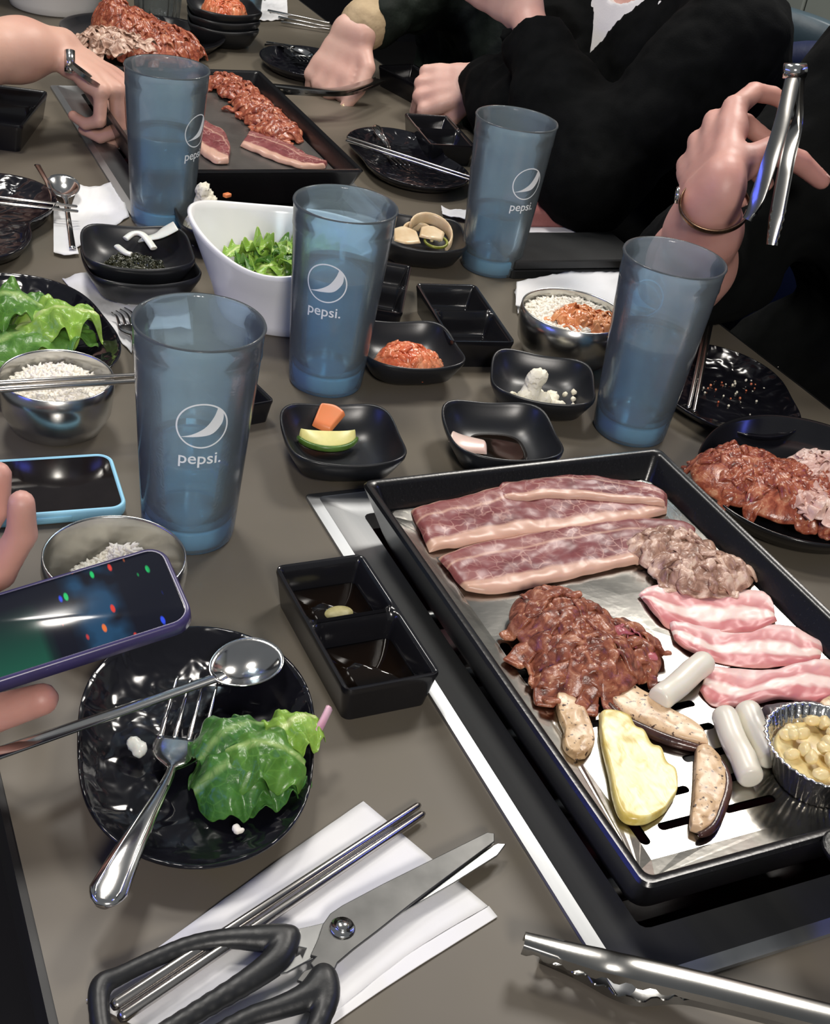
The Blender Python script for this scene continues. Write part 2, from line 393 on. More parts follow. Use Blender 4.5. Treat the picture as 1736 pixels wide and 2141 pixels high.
    nt.links.new(bands, bs.inputs['Base Color']); bs.inputs['Roughness'].default_value = .38; bump(nt, bs, nnoise(nt, co, 120, 3), .25, .001)
    bs.inputs['Subsurface Weight'].default_value = .2; bs.inputs['Subsurface Scale'].default_value = .003; g['belly'] = m
    def meaty(name, stops, rough, sc, coat=.0, sesame=False):
        m, nt, bs = new_mat(name); co = texco(nt); f = nnoise(nt, co, sc, 4, .9, .6); c = ramp(nt, f, stops)
        if sesame:
            k = nnoise(nt, co, 420, 1); c = mix(nt, ramp(nt, k, [(.70, (0, 0, 0)), (.76, (.8, .8, .8))]), c, (.72, .46, .26))
        nt.links.new(c, bs.inputs['Base Color']); bs.inputs['Roughness'].default_value = rough; bs.inputs['Coat Weight'].default_value = coat; bs.inputs['Coat Roughness'].default_value = .15
        bump(nt, bs, nnoise(nt, co, 230, 3), .5, .0015); g[name] = m
    meaty('bulgogi', [(.28, (.075, .022, .014)), (.42, (.19, .052, .030)), (.52, (.30, .095, .052)), (.60, (.40, .16, .09)), (.70, (.58, .30, .19))], .34, 95, .08, True)
    meaty('bulgogi_raw', [(.3, (.30, .06, .08)), (.6, (.46, .13, .15)), (.8, (.55, .24, .2))], .3, 50, .2)
    meaty('spicy_pork', [(.28, (.10, .022, .012)), (.42, (.24, .050, .026)), (.52, (.36, .095, .050)), (.61, (.46, .16, .085)), (.72, (.62, .33, .20))], .30, 110, .12, True)
    meaty('sliced_pork', [(.28, (.13, .070, .045)), (.42, (.28, .155, .11)), (.52, (.44, .27, .20)), (.59, (.66, .46, .36)), (.72, (.76, .60, .48))], .36, 70, .05)
    meaty('pale_pork', [(.3, (.55, .30, .24)), (.5, (.72, .48, .40)), (.7, (.82, .66, .56))], .34, 36, .1)
    meaty('kimchi', [(.25, (.36, .04, .02)), (.42, (.62, .13, .05)), (.6, (.74, .27, .13)), (.8, (.82, .47, .30))], .25, 55, .25)
    meaty('kimchi_orange', [(.25, (.50, .12, .04)), (.5, (.72, .27, .10)), (.8, (.82, .44, .22))], .28, 60, .2)
    def leafm(name, dark, light, rib):
        m, nt, bs = new_mat(name); co = texco(nt); uv = texco(nt, 'UV'); sx = nt.nodes.new('ShaderNodeSeparateXYZ'); nt.links.new(uv, sx.inputs[0])
        a = math_(nt, 'ABSOLUTE', math_(nt, 'SUBTRACT', sx.outputs[1], .5))
        base = ramp(nt, nnoise(nt, co, 45, 4, .5), [(.3, dark), (.7, light)])
        c = mix(nt, ramp(nt, a, [(.015, (1, 1, 1)), (.09, (0, 0, 0))]), base, rib)
        vein = ramp(nt, vor(nt, co, 120, 'DISTANCE_TO_EDGE'), [(0, (.6, .6, .6)), (.06, (0, 0, 0))])
        c = mix(nt, vein, c, light); nt.links.new(c, bs.inputs['Base Color']); bs.inputs['Roughness'].default_value = .33
        bs.inputs['Subsurface Weight'].default_value = .12; bs.inputs['Subsurface Scale'].default_value = .002
        bump(nt, bs, nnoise(nt, co, 110, 3, .5), .55, .002); g[name] = m
    leafm('leaf_green', (.05, .15, .022), (.13, .30, .05), (.30, .44, .14))
    leafm('leaf_light', (.17, .34, .045), (.33, .52, .09), (.52, .62, .25))
    leafm('leaf_deep', (.030, .115, .022), (.085, .235, .045), (.22, .36, .12))
    # clear blue plastic: see-through, partly blurred by the pebbled wall, and glossy
    def plastic(name, tint, rough, clear, frost):
        m, nt, bs = new_mat(name); out = nt.nodes['Material Output']; nt.nodes.remove(bs)
        tr = nt.nodes.new('ShaderNodeBsdfTransparent'); tr.inputs[0].default_value = c4(tint)
        rf = nt.nodes.new('ShaderNodeBsdfRefraction'); rf.inputs[0].default_value = c4(tint); rf.inputs['Roughness'].default_value = rough; rf.inputs['IOR'].default_value = 1.12
        tl = nt.nodes.new('ShaderNodeBsdfTranslucent'); tl.inputs[0].default_value = c4([.35 + .65 * x for x in tint]); df = nt.nodes.new('ShaderNodeBsdfDiffuse'); df.inputs[0].default_value = c4([.25 + .75 * x for x in tint])
        gl = nt.nodes.new('ShaderNodeBsdfGlossy'); gl.inputs['Roughness'].default_value = .12
        fr = nt.nodes.new('ShaderNodeFresnel'); fr.inputs[0].default_value = 1.35
        co = texco(nt); b = nt.nodes.new('ShaderNodeBump'); b.inputs['Strength'].default_value = .15; b.inputs['Distance'].default_value = .0006
        nt.links.new(nnoise(nt, co, 600, 2), b.inputs['Height']); nt.links.new(b.outputs[0], gl.inputs['Normal']); nt.links.new(b.outputs[0], rf.inputs['Normal'])
        def ms(f, a, c):
            k = nt.nodes.new('ShaderNodeMixShader')
            if isinstance(f, float): k.inputs[0].default_value = f
            else: nt.links.new(f, k.inputs[0])
            nt.links.new(a, k.inputs[1]); nt.links.new(c, k.inputs[2]); return k.outputs[0]
        s = ms(clear, rf.outputs[0], tr.outputs[0]); d = ms(.5, tl.outputs[0], df.outputs[0]); s = ms(frost, s, d); s = ms(fr.outputs[0], s, gl.outputs[0])
        nt.links.new(s, out.inputs['Surface']); g[name] = m
    plastic('blue_plastic', (.765, .905, .985), .18, .70, .16)
    plastic('blue_base', (.20, .68, .98), .2, .35, .85)
    plastic('clear_plastic', (.80, .84, .86), .12, .5, .05)
    m, nt, bs = new_mat('water'); out = nt.nodes['Material Output']; nt.nodes.remove(bs)
    rf = nt.nodes.new('ShaderNodeBsdfRefraction'); rf.inputs[0].default_value = (.72, .89, .97, 1); rf.inputs['Roughness'].default_value = .05; rf.inputs['IOR'].default_value = 1.2
    tr = nt.nodes.new('ShaderNodeBsdfTransparent'); tr.inputs[0].default_value = (.72, .89, .97, 1); gl = nt.nodes.new('ShaderNodeBsdfGlossy'); gl.inputs['Roughness'].default_value = .03
    fr = nt.nodes.new('ShaderNodeFresnel'); fr.inputs[0].default_value = 1.33; co = texco(nt)
    k1 = nt.nodes.new('ShaderNodeMixShader'); nt.links.new(ramp(nt, nnoise(nt, co, 30), [(.3, (.62, .62, .62)), (.7, (.7, .7, .7))]), k1.inputs[0]); nt.links.new(rf.outputs[0], k1.inputs[1]); nt.links.new(tr.outputs[0], k1.inputs[2])
    k2 = nt.nodes.new('ShaderNodeMixShader'); nt.links.new(fr.outputs[0], k2.inputs[0]); nt.links.new(k1.outputs[0], k2.inputs[1]); nt.links.new(gl.outputs[0], k2.inputs[2]); nt.links.new(k2.outputs[0], out.inputs['Surface']); g['water'] = m
    g['print'] = pm('white_print', (.86, .90, .93), .6, col2=(.82, .87, .91), nscale=30)
    g['skin'] = pm('skin', (.66, .40, .31), .48, col2=(.58, .32, .25), nscale=14, sss=.25, bumps=(260, .12))
    g['skin_pale'] = pm('skin_pale', (.70, .45, .37), .48, col2=(.62, .35, .29), nscale=14, sss=.25, bumps=(260, .12))
    g['skin_rosy'] = pm('skin_rosy', (.62, .34, .28), .48, col2=(.52, .25, .21), nscale=14, sss=.25, bumps=(260, .12))
    g['nail'] = pm('fingernail', (.74, .46, .40), .25, col2=(.70, .42, .37), nscale=30)
    g['nail_gold'] = pm('gold_nail_polish', (.72, .52, .32), .25, .6, col2=(.66, .46, .28), nscale=90)
    g['knit'] = pm('black_knit', (.0022, .0026, .0027), .9, spec=.08, col2=(.0042, .0046, .0048), nscale=40, bumps=(500, .3), bdist=.001)
    g['black_cloth'] = pm('black_cotton', (.0025, .003, .003), .9, spec=.1, col2=(.0045, .005, .005), nscale=20, bumps=(300, .3))
    g['green_jacket'] = pm('dark_green_nylon', (.004, .007, .005), .7, spec=.2, col2=(.007, .012, .008), nscale=20, bumps=(60, .4), bdist=.004)
    g['cuff'] = pm('beige_rib_cuff', (.50, .38, .23), .85, col2=(.43, .32, .19), nscale=60, bumps=(220, .5))
    g['tee'] = pm('white_cotton', (.78, .77, .76), .85, col2=(.72, .71, .71), nscale=12, bumps=(400, .2))
    g['chair_blue'] = pm('blue_vinyl', (.012, .020, .075), .4, col2=(.016, .026, .09), nscale=12, bumps=(120, .2))
    g['chair_teal'] = pm('teal_vinyl', (.05, .085, .11), .45, col2=(.06, .10, .125), nscale=12, bumps=(120, .2))
    g['wallp'] = pm('grey_green_panel', (.34, .37, .33), .4, col2=(.28, .31, .28), nscale=3)
    g['dark'] = pm('dark_seam', (.012, .012, .013), .6, col2=(.016, .016, .018))
    g['floor'] = pm('dark_floor', (.030, .028, .026), .5, col2=(.022, .021, .020), nscale=4)
    g['ceil'] = pm('dark_ceiling', (.05, .05, .052), .8, col2=(.04, .04, .042), nscale=3)
    g['pink'] = pm('dusty_pink_leather', (.30, .11, .10), .5, col2=(.26, .095, .09), nscale=30, bumps=(300, .3))
    g['rubber'] = pm('black_soft_plastic', (.010, .011, .012), .42, col2=(.014, .015, .016), nscale=40, bumps=(300, .1))
    g['foil'] = pm('aluminium_foil', (.80, .80, .80), .2, 1.0, col2=(.7, .7, .7), nscale=80, bumps=(140, .6), bdist=.002)
    g['burner'] = pm('dark_red_burner', (.035, .006, .010), .22, col2=(.012, .006, .010), nscale=60)
    g['handle_plate'] = pm('hot_plate_steel', (.46, .445, .41), .17, 1.0, col2=(.32, .31, .29), nscale=26, bumps=(90, .10), bdist=.001, ndist=.6)
    g['iron_plate'] = pm('greasy_griddle', (.085, .078, .072), .3, .3, col2=(.13, .12, .11), nscale=18, bumps=(80, .2), ndist=.5)
build_materials()
# ------------------------------------------------------------------ the room
tag(mk('floor', box(-3, 2.5, -2.5, 5.0, -.05, 0), MAT['floor'], smooth=False), kind='structure')
wr = tag(mk('wall_right', box(2.42, 2.52, -2.5, 5.0, 0, 3.0), MAT['dark'], smooth=False), kind='structure')
pv = box(-.012, .0, -.17, .17, .1, 2.9)
pb = None
for i in range(14):
    o = mk('panel', pv, MAT['wallp'], wr, smooth=False, bevel=.004) if pb is None else pb.copy()
    if pb is not None: COL.objects.link(o); o.parent = wr
    pb = pb or o
    o.location = (2.42 - wr.location.x, 0.35 * i + .12 - wr.location.y, 0)
tag(mk('wall_back', box(-3, 2.42, 5.0, 5.1, 0, 3.0), MAT['dark'], smooth=False), kind='structure')

# ------------------------------------------------------------------ the table with its two sunken grills
XL, XR, YN, YF = .065, .873, -.05, 2.75
table = thing('dining_table', 'long dark grey restaurant table with two built-in tabletop grills', 'table', ((XL + XR) / 2, 1.2, 0))
TL = np.array(table.location)
HX0, HX1 = .336, .606
holes = [(.304, .738), (1.275, 1.752)]
ys = [YN, holes[0][0], holes[0][1], holes[1][0], holes[1][1], YF]
pieces = [box(XL, HX0, YN, YF, T - .035, T), box(HX1, XR, YN, YF, T - .035, T)]
for a, b in ((ys[0], ys[1]), (ys[2], ys[3]), (ys[4], ys[5])): pieces.append(box(HX0, HX1, a, b, T - .035, T))
V, F = join(*pieces); mk('tabletop', (V - TL, F), MAT['table'], table, smooth=False)
def edge(x0, x1, y0, y1):
    V, F = box(x0, x1, y0, y1, T - .05, T - .0008); mk('edge_band', (V - TL, F), MAT['table_edge'], table, smooth=False)
edge(XL - .004, XL, YN, YF); edge(XR, XR + .004, YN, YF); edge(XL - .004, XR + .004, YF, YF + .004); edge(XL - .004, XR + .004, YN - .004, YN)
for yy in (.15, 1.02, 2.55):
    V, F = box(.40, .54, yy - .05, yy + .05, .02, T - .035); mk('pedestal', (V - TL, F), MAT['table_edge'], table, smooth=False, bevel=.005)
    V, F = box(.22, .72, yy - .16, yy + .16, 0, .025); mk('foot_plate', (V - TL, F), MAT['table_edge'], table, smooth=False, bevel=.005)
for (y0, y1) in holes:
    X0, X1, Y0, Y1 = .322, .617, y0 - .014, y1 + .014
    L = [rrect(X0, X1, Y0, Y1, .004, T + .0003, 3), rrect(X0 + .0005, X1 - .0005, Y0 + .0005, Y1 - .0005, .004, T + .0022, 3),
         rrect(X0 + .008, X1 - .008, Y0 + .008, Y1 - .008, .004, T + .0042, 3), rrect(X0 + .009, X1 - .009, Y0 + .009, Y1 - .009, .004, T + .0036, 3),
         rrect(X0 + .034, X1 - .034, Y0 + .034, Y1 - .034, .006, T + .0020, 3), rrect(X0 + .035, X1 - .035, Y0 + .035, Y1 - .035, .006, T - .012, 3)]
    V, F = loft(L, False, False); fr = mk('grill_frame', (V - TL, F), MAT['steel_frame'], table, angle=25, solid=.0015, off=-1)
    L = [rrect(X0 + .030, X1 - .030, Y0 + .030, Y1 - .030, .006, T - .004, 3), rrect(X0 + .032, X1 - .032, Y0 + .032, Y1 - .032, .006, T - .08, 3)]
    V, F = loft(L, False, True); mk('burner_box', (V - TL, F), MAT['burner'], table, smooth=False, solid=.002)
    for k in range(5):
        yy = Y0 + .10 + k * (Y1 - Y0 - .2) / 4
        mk('burner_tube', (tube([(.375 - TL[0], yy - TL[1], T - .055 - TL[2]), (.565 - TL[0], yy - TL[1], T - .055 - TL[2])], .008, 10)), MAT['steel'], table)

# ------------------------------------------------------------------ grill trays
def grill_tray(label, x0, x1, y0, y1, plate_mat, slots, tab):
    cx, cy = (x0 + x1) / 2, (y0 + y1) / 2
    t = thing('grill_tray', label, 'grill', (cx, cy, T + .0022))
    a, b = (x1 - x0) / 2, (y1 - y0) / 2
    def R(i, z, r): return rrect(-a + i, a - i, -b + i, b - i, r, z, 4)
    mk('tray_rim', loft([R(.018, 0, .01), R(.012, .012, .010), R(.001, .040, .008), R(0, .0425, .007), R(.0015, .0445, .006), R(.0055, .0445, .005), R(.0075, .042, .005), R(.015, .022, .006), R(.024, .0195, .006), R(.024, .016, .006), R(.028, .002, .006), R(.026, 0, .006)], closed=True), MAT['enamel'], t, angle=50)
    pa, pb_ = a - .0165, b - .0165
    O = [tuple(p[:2]) for p in rrect(-pa, pa, -pb_, pb_, .006, 0, 4)]; vs = list(O); es = [(i, (i + 1) % len(O)) for i in range(len(O))]; fs = [list(range(len(O)))]
    for sx0, sx1, sy0, sy1 in slots:
        r = min(sx1 - sx0, sy1 - sy0) / 2 - 1e-4; L = [tuple(p[:2]) for p in rrect(sx0 - cx, sx1 - cx, sy0 - cy, sy1 - cy, r, 0, 4)][::-1]
        b0 = len(vs); vs += L; es += [(b0 + i, b0 + (i + 1) % len(L)) for i in range(len(L))]
    from mathutils.geometry import delaunay_2d_cdt
    gx = [(x, y) for x in np.linspace(-pa + .012, pa - .012, 12) for y in np.linspace(-pb_ + .012, pb_ - .012, 18)]
    gx = [g for g in gx if not any(q[0] - cx - .003 < g[0] < q[1] - cx + .003 and q[2] - cy - .003 < g[1] < q[3] - cy + .003 for q in slots)]
    ov, oe, of = delaunay_2d_cdt([Vector(v) for v in vs + gx], es, [], 2, 1e-6)[:3]
    V = np.array([(v[0], v[1], 0.0) for v in ov])
    if slots:      # drop the triangles inside the slots
        def inside(f):
            c = V[list(f)].mean(0)
            return any(q[0] - cx < c[0] < q[1] - cx and q[2] - cy < c[1] < q[3] - cy for q in slots)
        of = [f for f in of if not inside(f)]
    for v in V:
        e = min(pa - abs(v[0]), pb_ - abs(v[1])); v[2] = .0246 + (.0018 if e < .004 else 0) + .00025 * nz(v[0], v[1], 1, 40)
    pl = mk('hot_plate', (V, of), plate_mat, t, smooth=False, solid=.0016, off=-1)
    for yy in tab:
        s = -1 if yy < cy else 1
        tx0, tx1 = (.450 - cx, .512 - cx)
        yb = s * (b - .004)
        L = [rrect(tx0, tx1, min(yb, yb + s * .045), max(yb, yb + s * .045), .014, z, 5) for z in (.0415, .0455)]
        V, F = loft(L); mk('handle', (V, F), MAT['enamel'], t, bevel=.0015, smooth=False)
    return t
sl = []
for k in range(6): 
    yy = .365 + .0205 * k
    sl += [(.386, .420, yy - .0028, yy + .0028), (.430, .466, yy - .0028, yy + .0028), (.490, .526, yy - .0028, yy + .0028), (.536, .566, yy - .0028, yy + .0028)]
for yy in (.362, .495, .515, .64): sl.append((.370, .3765, yy - .006, yy + .014))
near_tray = grill_tray('black grill tray with slotted steel plate full of raw meat and mushrooms', .341, .598, .318, .698, MAT['handle_plate'], sl, (.318,))
far_tray = grill_tray('black grill tray with dark greasy plate and half-cooked spicy meat', .341, .594, 1.318, 1.706, MAT['iron_plate'], [], ())
ZP = .0022 + .0247     # height of the hot plate over the table top
# ------------------------------------------------------------------ tumblers
def cup_r(z): return .0322 + (.0428 - .0322) * z / .164
CH = .164
cup_prof = [(0, .0022), (.024, .0022), (.0285, .0010), (.0302, 0), (.0314, .0006), (.0322, .0030)]
cup_prof += [(cup_r(z), z) for z in np.linspace(.008, .1415, 10)] + [(cup_r(.1425) + .0001, .1425), (cup_r(.144) + .0006, .144)] + [(cup_r(z), z) for z in (.15, .156, .1605)]
cup_prof += [(.0434, .1625), (.0428, .164), (.0414, .1636), (.0404, .161), (.0400, .155), (.0396, .1475), (.0388, .1455)]
cup_prof += [(cup_r(z) - .0024, z) for z in np.linspace(.138, .020, 9)] + [(.0300, .0178), (.022, .0168), (0, .0168)]
_tc = None
def text_mesh(s, size):
    cu = bpy.data.curves.new('t', 'FONT'); cu.body = s; cu.size = size; cu.resolution_u = 4; cu.offset = size * .008
    o = bpy.data.objects.new('t', cu); COL.objects.link(o); bpy.context.view_layer.update()
    me = bpy.data.meshes.new_from_object(o.evaluated_get(bpy.context.evaluated_depsgraph_get()))
    V = np.array([v.co[:] for v in me.vertices]); F = [tuple(p.vertices) for p in me.polygons]
    bpy.data.objects.remove(o); V[:, 0] -= (V[:, 0].min() + V[:, 0].max()) / 2
    return V, F
LOGO = []
def logo_parts():
    R = .0172
    n = 72; V = []; F = []
    for i in range(n):
        a = 2 * math.pi * i / n
        for r in (R, R - .0011): V.append((r * math.cos(a), r * math.sin(a), 0))
    for i in range(n): j = (i + 1) % n; F.append((2 * i, 2 * j, 2 * j + 1, 2 * i + 1))
    ring = (np.array(V), F)
    top = spline([(-.0140, -.0092), (-.0060, -.0064), (.0022, -.0008), (.0072, .0068), (.0095, .0138)], 24)
    bot = spline([(-.0140, -.0092), (-.0030, -.0082), (.0066, -.0062), (.0125, .0005), (.0138, .0066), (.0126, .0106), (.0095, .0138)], 24)
    V = [(p[0], p[1], 0) for q in zip(top, bot) for p in q]; F = [(2 * i, 2 * i + 1, 2 * i + 3, 2 * i + 2) for i in range(23)]
    return ring, (np.array(V), F), text_mesh('pepsi.', .0128)
LOGO = logo_parts()
def tumbler(px, py, label, level, delta, wlabel, loc=None, full=True):
    p = at(px, py, 0) if loc is None else loc
    t = thing('tumbler', label, 'cup', (p[0], p[1], T))
    mk('cup_wall', lathe(cup_prof, 64), MAT['blue_plastic'], t)
    mk('cup_base', lathe([(0, .0030), (.0238, .0030), (.0283, .0026), (.0296, .0030), (.0302, .0155), (.0295, .0162), (0, .0162)], 48), MAT['blue_base'], t)
    th0 = math.atan2(-p[1], -p[0]) + math.radians(delta)
    if full:
        for nm, (V, F), zc in (('logo_ring', LOGO[0], .1085), ('logo_wave', LOGO[1], .1085), ('logo_lettering', LOGO[2], .0790)):
            Q = []
            for s, h, _ in V:
                z = zc + h; r = cup_r(z) + .0005; a = th0 + s / r; Q.append((r * math.cos(a), r * math.sin(a), z))
            mk(nm, (np.array(Q), F), MAT['print'], t)
    zs = np.linspace(.021, level, 6)
    wp = [(0, .0173), (.022, .0173), (.0292, .0185)] + [(cup_r(z) - .0029, z) for z in zs] + [(cup_r(level) - .0037, level - .0004), (0, level - .0006)]
    V, F = lathe(wp, 48); 
    tag(mk('drinking_water', xf((V, F), (p[0], p[1], T)), MAT['water']), wlabel, 'water')
    return t
cups = [((393, 1108), 'blue plastic tumbler beside the light blue phone, nearest the held dark phone', .072, 8, 'water in the blue tumbler beside the light blue phone'),
        ((680, 797), 'blue plastic tumbler standing against the white salad bowl, fullest of all', .108, -12, 'water in the tumbler standing against the white salad bowl'),
        ((1315, 899), 'blue plastic tumbler behind the rib slices on the grill, logo turned away', .094, 205, 'water in the tumbler whose logo is turned away'),
        ((1024, 558), 'blue plastic tumbler in front of the person in the black sweater', .066, 36, 'water in the tumbler in front of the black sweater'),
        ((338, 462), 'tall blue tumbler at the corner of the spicy-meat griddle', .098, 55, 'water in the tumbler at the corner of the spicy-meat griddle')]
for (c, l, lv, d, wl) in cups: tumbler(c[0], c[1], l, lv, d, wl)
p = at(498, 52, 0); tumbler(0, 0, 'blue tumbler standing behind the stacked kimchi dishes', .12, 150, 'water in the tumbler behind the stacked kimchi dishes', loc=p + np.array([.02, .05, 0]))
# clear ribbed drinking glass at the far end
gp = at(338, 62, 0); t = thing('drinking_glass', 'clear fluted drinking glass behind the plate of spicy meat', 'glass', (gp[0], gp[1] + .03, T))
def flute(th): return 1 + .025 * math.cos(18 * th)
mk('glass_wall', lathe([(0, .002), (.028, .002), (.032, 0), (.034, .003), (.036, .03), (.039, .09), (.041, .13), (.0425, .131), (.041, .128), (.0365, .09), (.033, .03), (.030, .012), (0, .010)], 144, rf=flute), MAT['clear_plastic'], t)

# ------------------------------------------------------------------ dishes, bowls, plates
def sq(n=4.0): return lambda t: (abs(math.cos(t)) ** n + abs(math.sin(t)) ** n) ** (-1 / n)
def dish_mesh(a=.0455, h=.0265, corner=.003):
    def zf(t, r, z): return z + corner * (r / a) ** 3 * (sq()(t) - 1) / .19 * (1 if z > .008 else 0)
    prof = [(0, .0062), (.45, .0062), (.60, .0075), (.76, .0110), (.89, .0178), (.965, .0242), (.985, h), (1.01, h + .0008), (1.03, h - .0004), (1.02, h - .004), (.95, .0165), (.82, .0078), (.66, .0030), (.58, 0), (.5, 0), (.49, .0015), (0, .0015)]
    return lathe([(r * a, z) for r, z in prof], 72, rf=sq(), zf=zf)
DISH = dish_mesh()
def dish(x, y, rz, label, dz=0.0, s=1.0, mat='melamine', group=None):
    V, F = DISH; o = mk('side_dish', xf((V, F), (x, y, T + dz), math.radians(rz), s=s), MAT[mat]); 
    return tag(o, label, 'dish', group)
dish(.3655, .792, -10, 'black square side dish holding a carrot piece and zucchini slice')
dish(.483, .931, -8, 'black square side dish of red kimchi beside a tumbler')
dish(.4985, .775, -14, 'black square side dish with dark sauce and a pink onion piece')
dish(.580, .853, -28, 'black square side dish with crumbled potato salad')
dish(.605, 1.178, -20, 'black square side dish of pickled onion and jalapeno', s=1.05)
dish(.2870, 1.122, -2, 'lower black dish of the stack under the seaweed dish', s=1.12)
dish(.2850, 1.128, -8, 'upper black dish of the stack holding seaweed and radish', dz=.0130, s=1.10)
dish(.398, 1.235, -5, 'black square dish holding a mound of potato salad behind the white bowl', s=.95)
dish(.478, 1.215, 0, 'empty black square dish between the spicy-meat griddle and the white bowl', s=.85)
kp = at(468, 95, 0)
for k, l in enumerate(('bottom black dish in the stack of three by the drinking glass', 'middle black dish in the stack of three by the drinking glass', 'top black dish of the stack of three, heaped with kimchi')):
    dish(kp[0], kp[1] + .01, -12 + 4 * k, l, dz=.0125 * k, s=1.16)
def sauce_mesh(w=.063, l=.127, h=.028):
    nx, ny = 48, 92; V, F = [], []
    def S(e, w_): k = min(1, max(0, e / w_)); return k * k * (3 - 2 * k)
    for j in range(ny + 1):
        for i in range(nx + 1):
            x, y = (i / nx - .5) * w, (j / ny - .5) * l
            # rounded outline
            r = .006; dx, dy = abs(x) - (w / 2 - r), abs(y) - (l / 2 - r)
            if dx > 0 and dy > 0:
                d = math.hypot(dx, dy)
                if d > 1e-9: m_ = max(dx, dy) / d; x = math.copysign(w / 2 - r + dx * m_, x); y = math.copysign(l / 2 - r + dy * m_, y)
            e = min(w / 2 - abs(x), l / 2 - abs(y)) - .0022; e2 = abs(y - .002) - .0016
            z = h - (h - .005) * S(e, .0085) * S(e2, .0075)
            if e2 < 0: z = h - .004 * S(e, .006)
            V.append((x, y, z))
    for j in range(ny):
        for i in range(nx): a = j * (nx + 1) + i; F.append((a, a + 1, a + nx + 2, a + nx + 1))
    rim = [i for i in range(nx + 1)] + [j * (nx + 1) + nx for j in range(1, ny + 1)] + [ny * (nx + 1) + i for i in range(nx - 1, -1, -1)] + [j * (nx + 1) for j in range(ny - 1, 0, -1)]
    n = len(V)
    for sc, z in ((1.012, h - .0022), (.985, h - .006), (.90, .003), (.885, 0)):
        b = len(V)
        for k in rim: V.append((V[k][0] * sc, V[k][1] * (1 - (1 - sc) * .55), z))
        prev = rim if b == n else list(range(b - len(rim), b)); cur = list(range(b, b + len(rim)))
        for q in range(len(rim)): k = (q + 1) % len(rim); F.append((prev[k], prev[q], cur[q], cur[k]))
    F.append(tuple(range(len(V) - len(rim), len(V)))[::-1])
    return np.array(V), F
SAUCE = sauce_mesh()
def sauce_dish(x, y, rz, label, s=1.0):
    return tag(mk('sauce_dish', xf(SAUCE, (x, y, T), math.radians(rz), s=s), MAT['gloss'], angle=60), label, 'dish')
sauce_dish(.2895, .574, 0.5, 'two-compartment black sauce dish with soy sauce and wasabi')
sauce_dish(.566, .988, -9, 'empty two-compartment black sauce dish beside the kimchi dish')
sauce_dish(.505, 1.060, -28, 'empty black sauce dish tucked behind the fullest tumbler', .95)
sauce_dish(.786, 1.523, -8, 'black two-compartment sauce dish behind the oval plate with the fork', 1.0)
sauce_dish(.862, 1.755, 12, 'black sauce dish beside the pointing hand', 1.05)
sauce_dish(.236, 1.585, -22, 'black sauce dish beside the griddle frame under the reaching bare arm', 1.15)
sauce_dish(.302, .905, 10, 'small black sauce dish mostly hidden behind a tumbler by the zucchini dish', .75)
# sauces
def pool(x0, x1, y0, y1, z, mat, name, label, rz, cx, cy):
    V, F = loft([rrect(x0, x1, y0, y1, .004, z - .003, 4), rrect(x0, x1, y0, y1, .004, z, 4)])
    return tag(mk(name, xf((V, F), (cx, cy, T), math.radians(rz)), MAT[mat]), label, 'sauce')
pool(-.0232, .0232, -.0535, -.0075, .0125, 'soy', 'soy_sauce', 'plain dark soy sauce in the compartment without wasabi', .5, .2895, .574)
pool(-.0232, .0232, .0115, .0535, .0125, 'soy', 'soy_sauce', 'dark soy sauce around the wasabi in the sauce dish', .5, .2895, .574)
V, F = lathe([(0, .0085), (.006, .008), (.0095, .0055), (.011, .002), (.0115, 0), (0, 0)], 24)
V = V * [1, .72, .55]; tag(mk('wasabi_dab', xf((V, F), (.2900, .5985, T + .0100), .1), MAT['wasabi']), 'pale green wasabi dab sitting in the soy sauce', 'wasabi')

def oval_plate(name, pts, label, h=.020, mat='hammer', depth=.006, n=96):
    """pts: rim outline as world xy"""
    O = np.array(pts, float); c = O.mean(0); m = len(O)
    ang = np.unwrap(np.arctan2(O[:, 1] - c[1], O[:, 0] - c[0])); rad = np.hypot(O[:, 0] - c[0], O[:, 1] - c[1])
    order = np.argsort(np.mod(ang, 2 * math.pi)); A = np.mod(ang, 2 * math.pi)[order]; Rr = rad[order]
    cs = []
    K = 3
    # low-order Fourier fit keeps the rim smooth
    M_ = np.stack([np.ones(m)] + [f(k * A) for k in range(1, K) for f in (np.cos, np.sin)], 1); co = np.linalg.lstsq(M_, Rr, rcond=None)[0]
    def rf(t): return co[0] + sum(co[2 * k - 1] * math.cos(k * t) + co[2 * k] * math.sin(k * t) for k in range(1, K))
    prof = [(0, depth), (.25, depth), (.5, depth), (.66, depth + .0006), (.78, depth + .0026), (.88, depth + .0068), (.955, h - .002), (.985, h), (1, h), (1.004, h - .0012), (.96, h - .006), (.86, depth - .0005), (.72, .001), (.68, 0), (.5, 0), (0, .0005)]
    V, F = lathe(prof, n, rf=rf)
    o = mk(name, (V + [c[0], c[1], T], F), MAT[mat]); return tag(o, label, 'plate'), c
front_plate, FP = oval_plate('dinner_plate', [at(x, y, .02)[:2] for x, y in ((410, 1300), (250, 1362), (172, 1470), (155, 1580), (215, 1730), (330, 1800), (430, 1817), (560, 1765), (650, 1640), (668, 1540), (620, 1420), (530, 1330))], 'black hammered oval plate with a fork, spoon and leftover salad')
lettuce_plate, LP = oval_plate('dinner_plate', [at(x, y, .018)[:2] for x, y in ((0, 572), (90, 585), (180, 630), (250, 700), (258, 745), (215, 772))] + [(.09, .945), (.07, 1.04), (.10, 1.115), (.155, .915)], 'black hammered oval plate loaded with green lettuce leaves')
left_plate, LP2 = oval_plate('dinner_plate', [at(x, y, .018)[:2] for x, y in ((0, 358), (60, 385), (105, 440), (85, 485), (0, 512))] + [(.12, 1.14), (.085, 1.22), (.10, 1.31)], 'black hammered plate beside the spoon on a napkin')
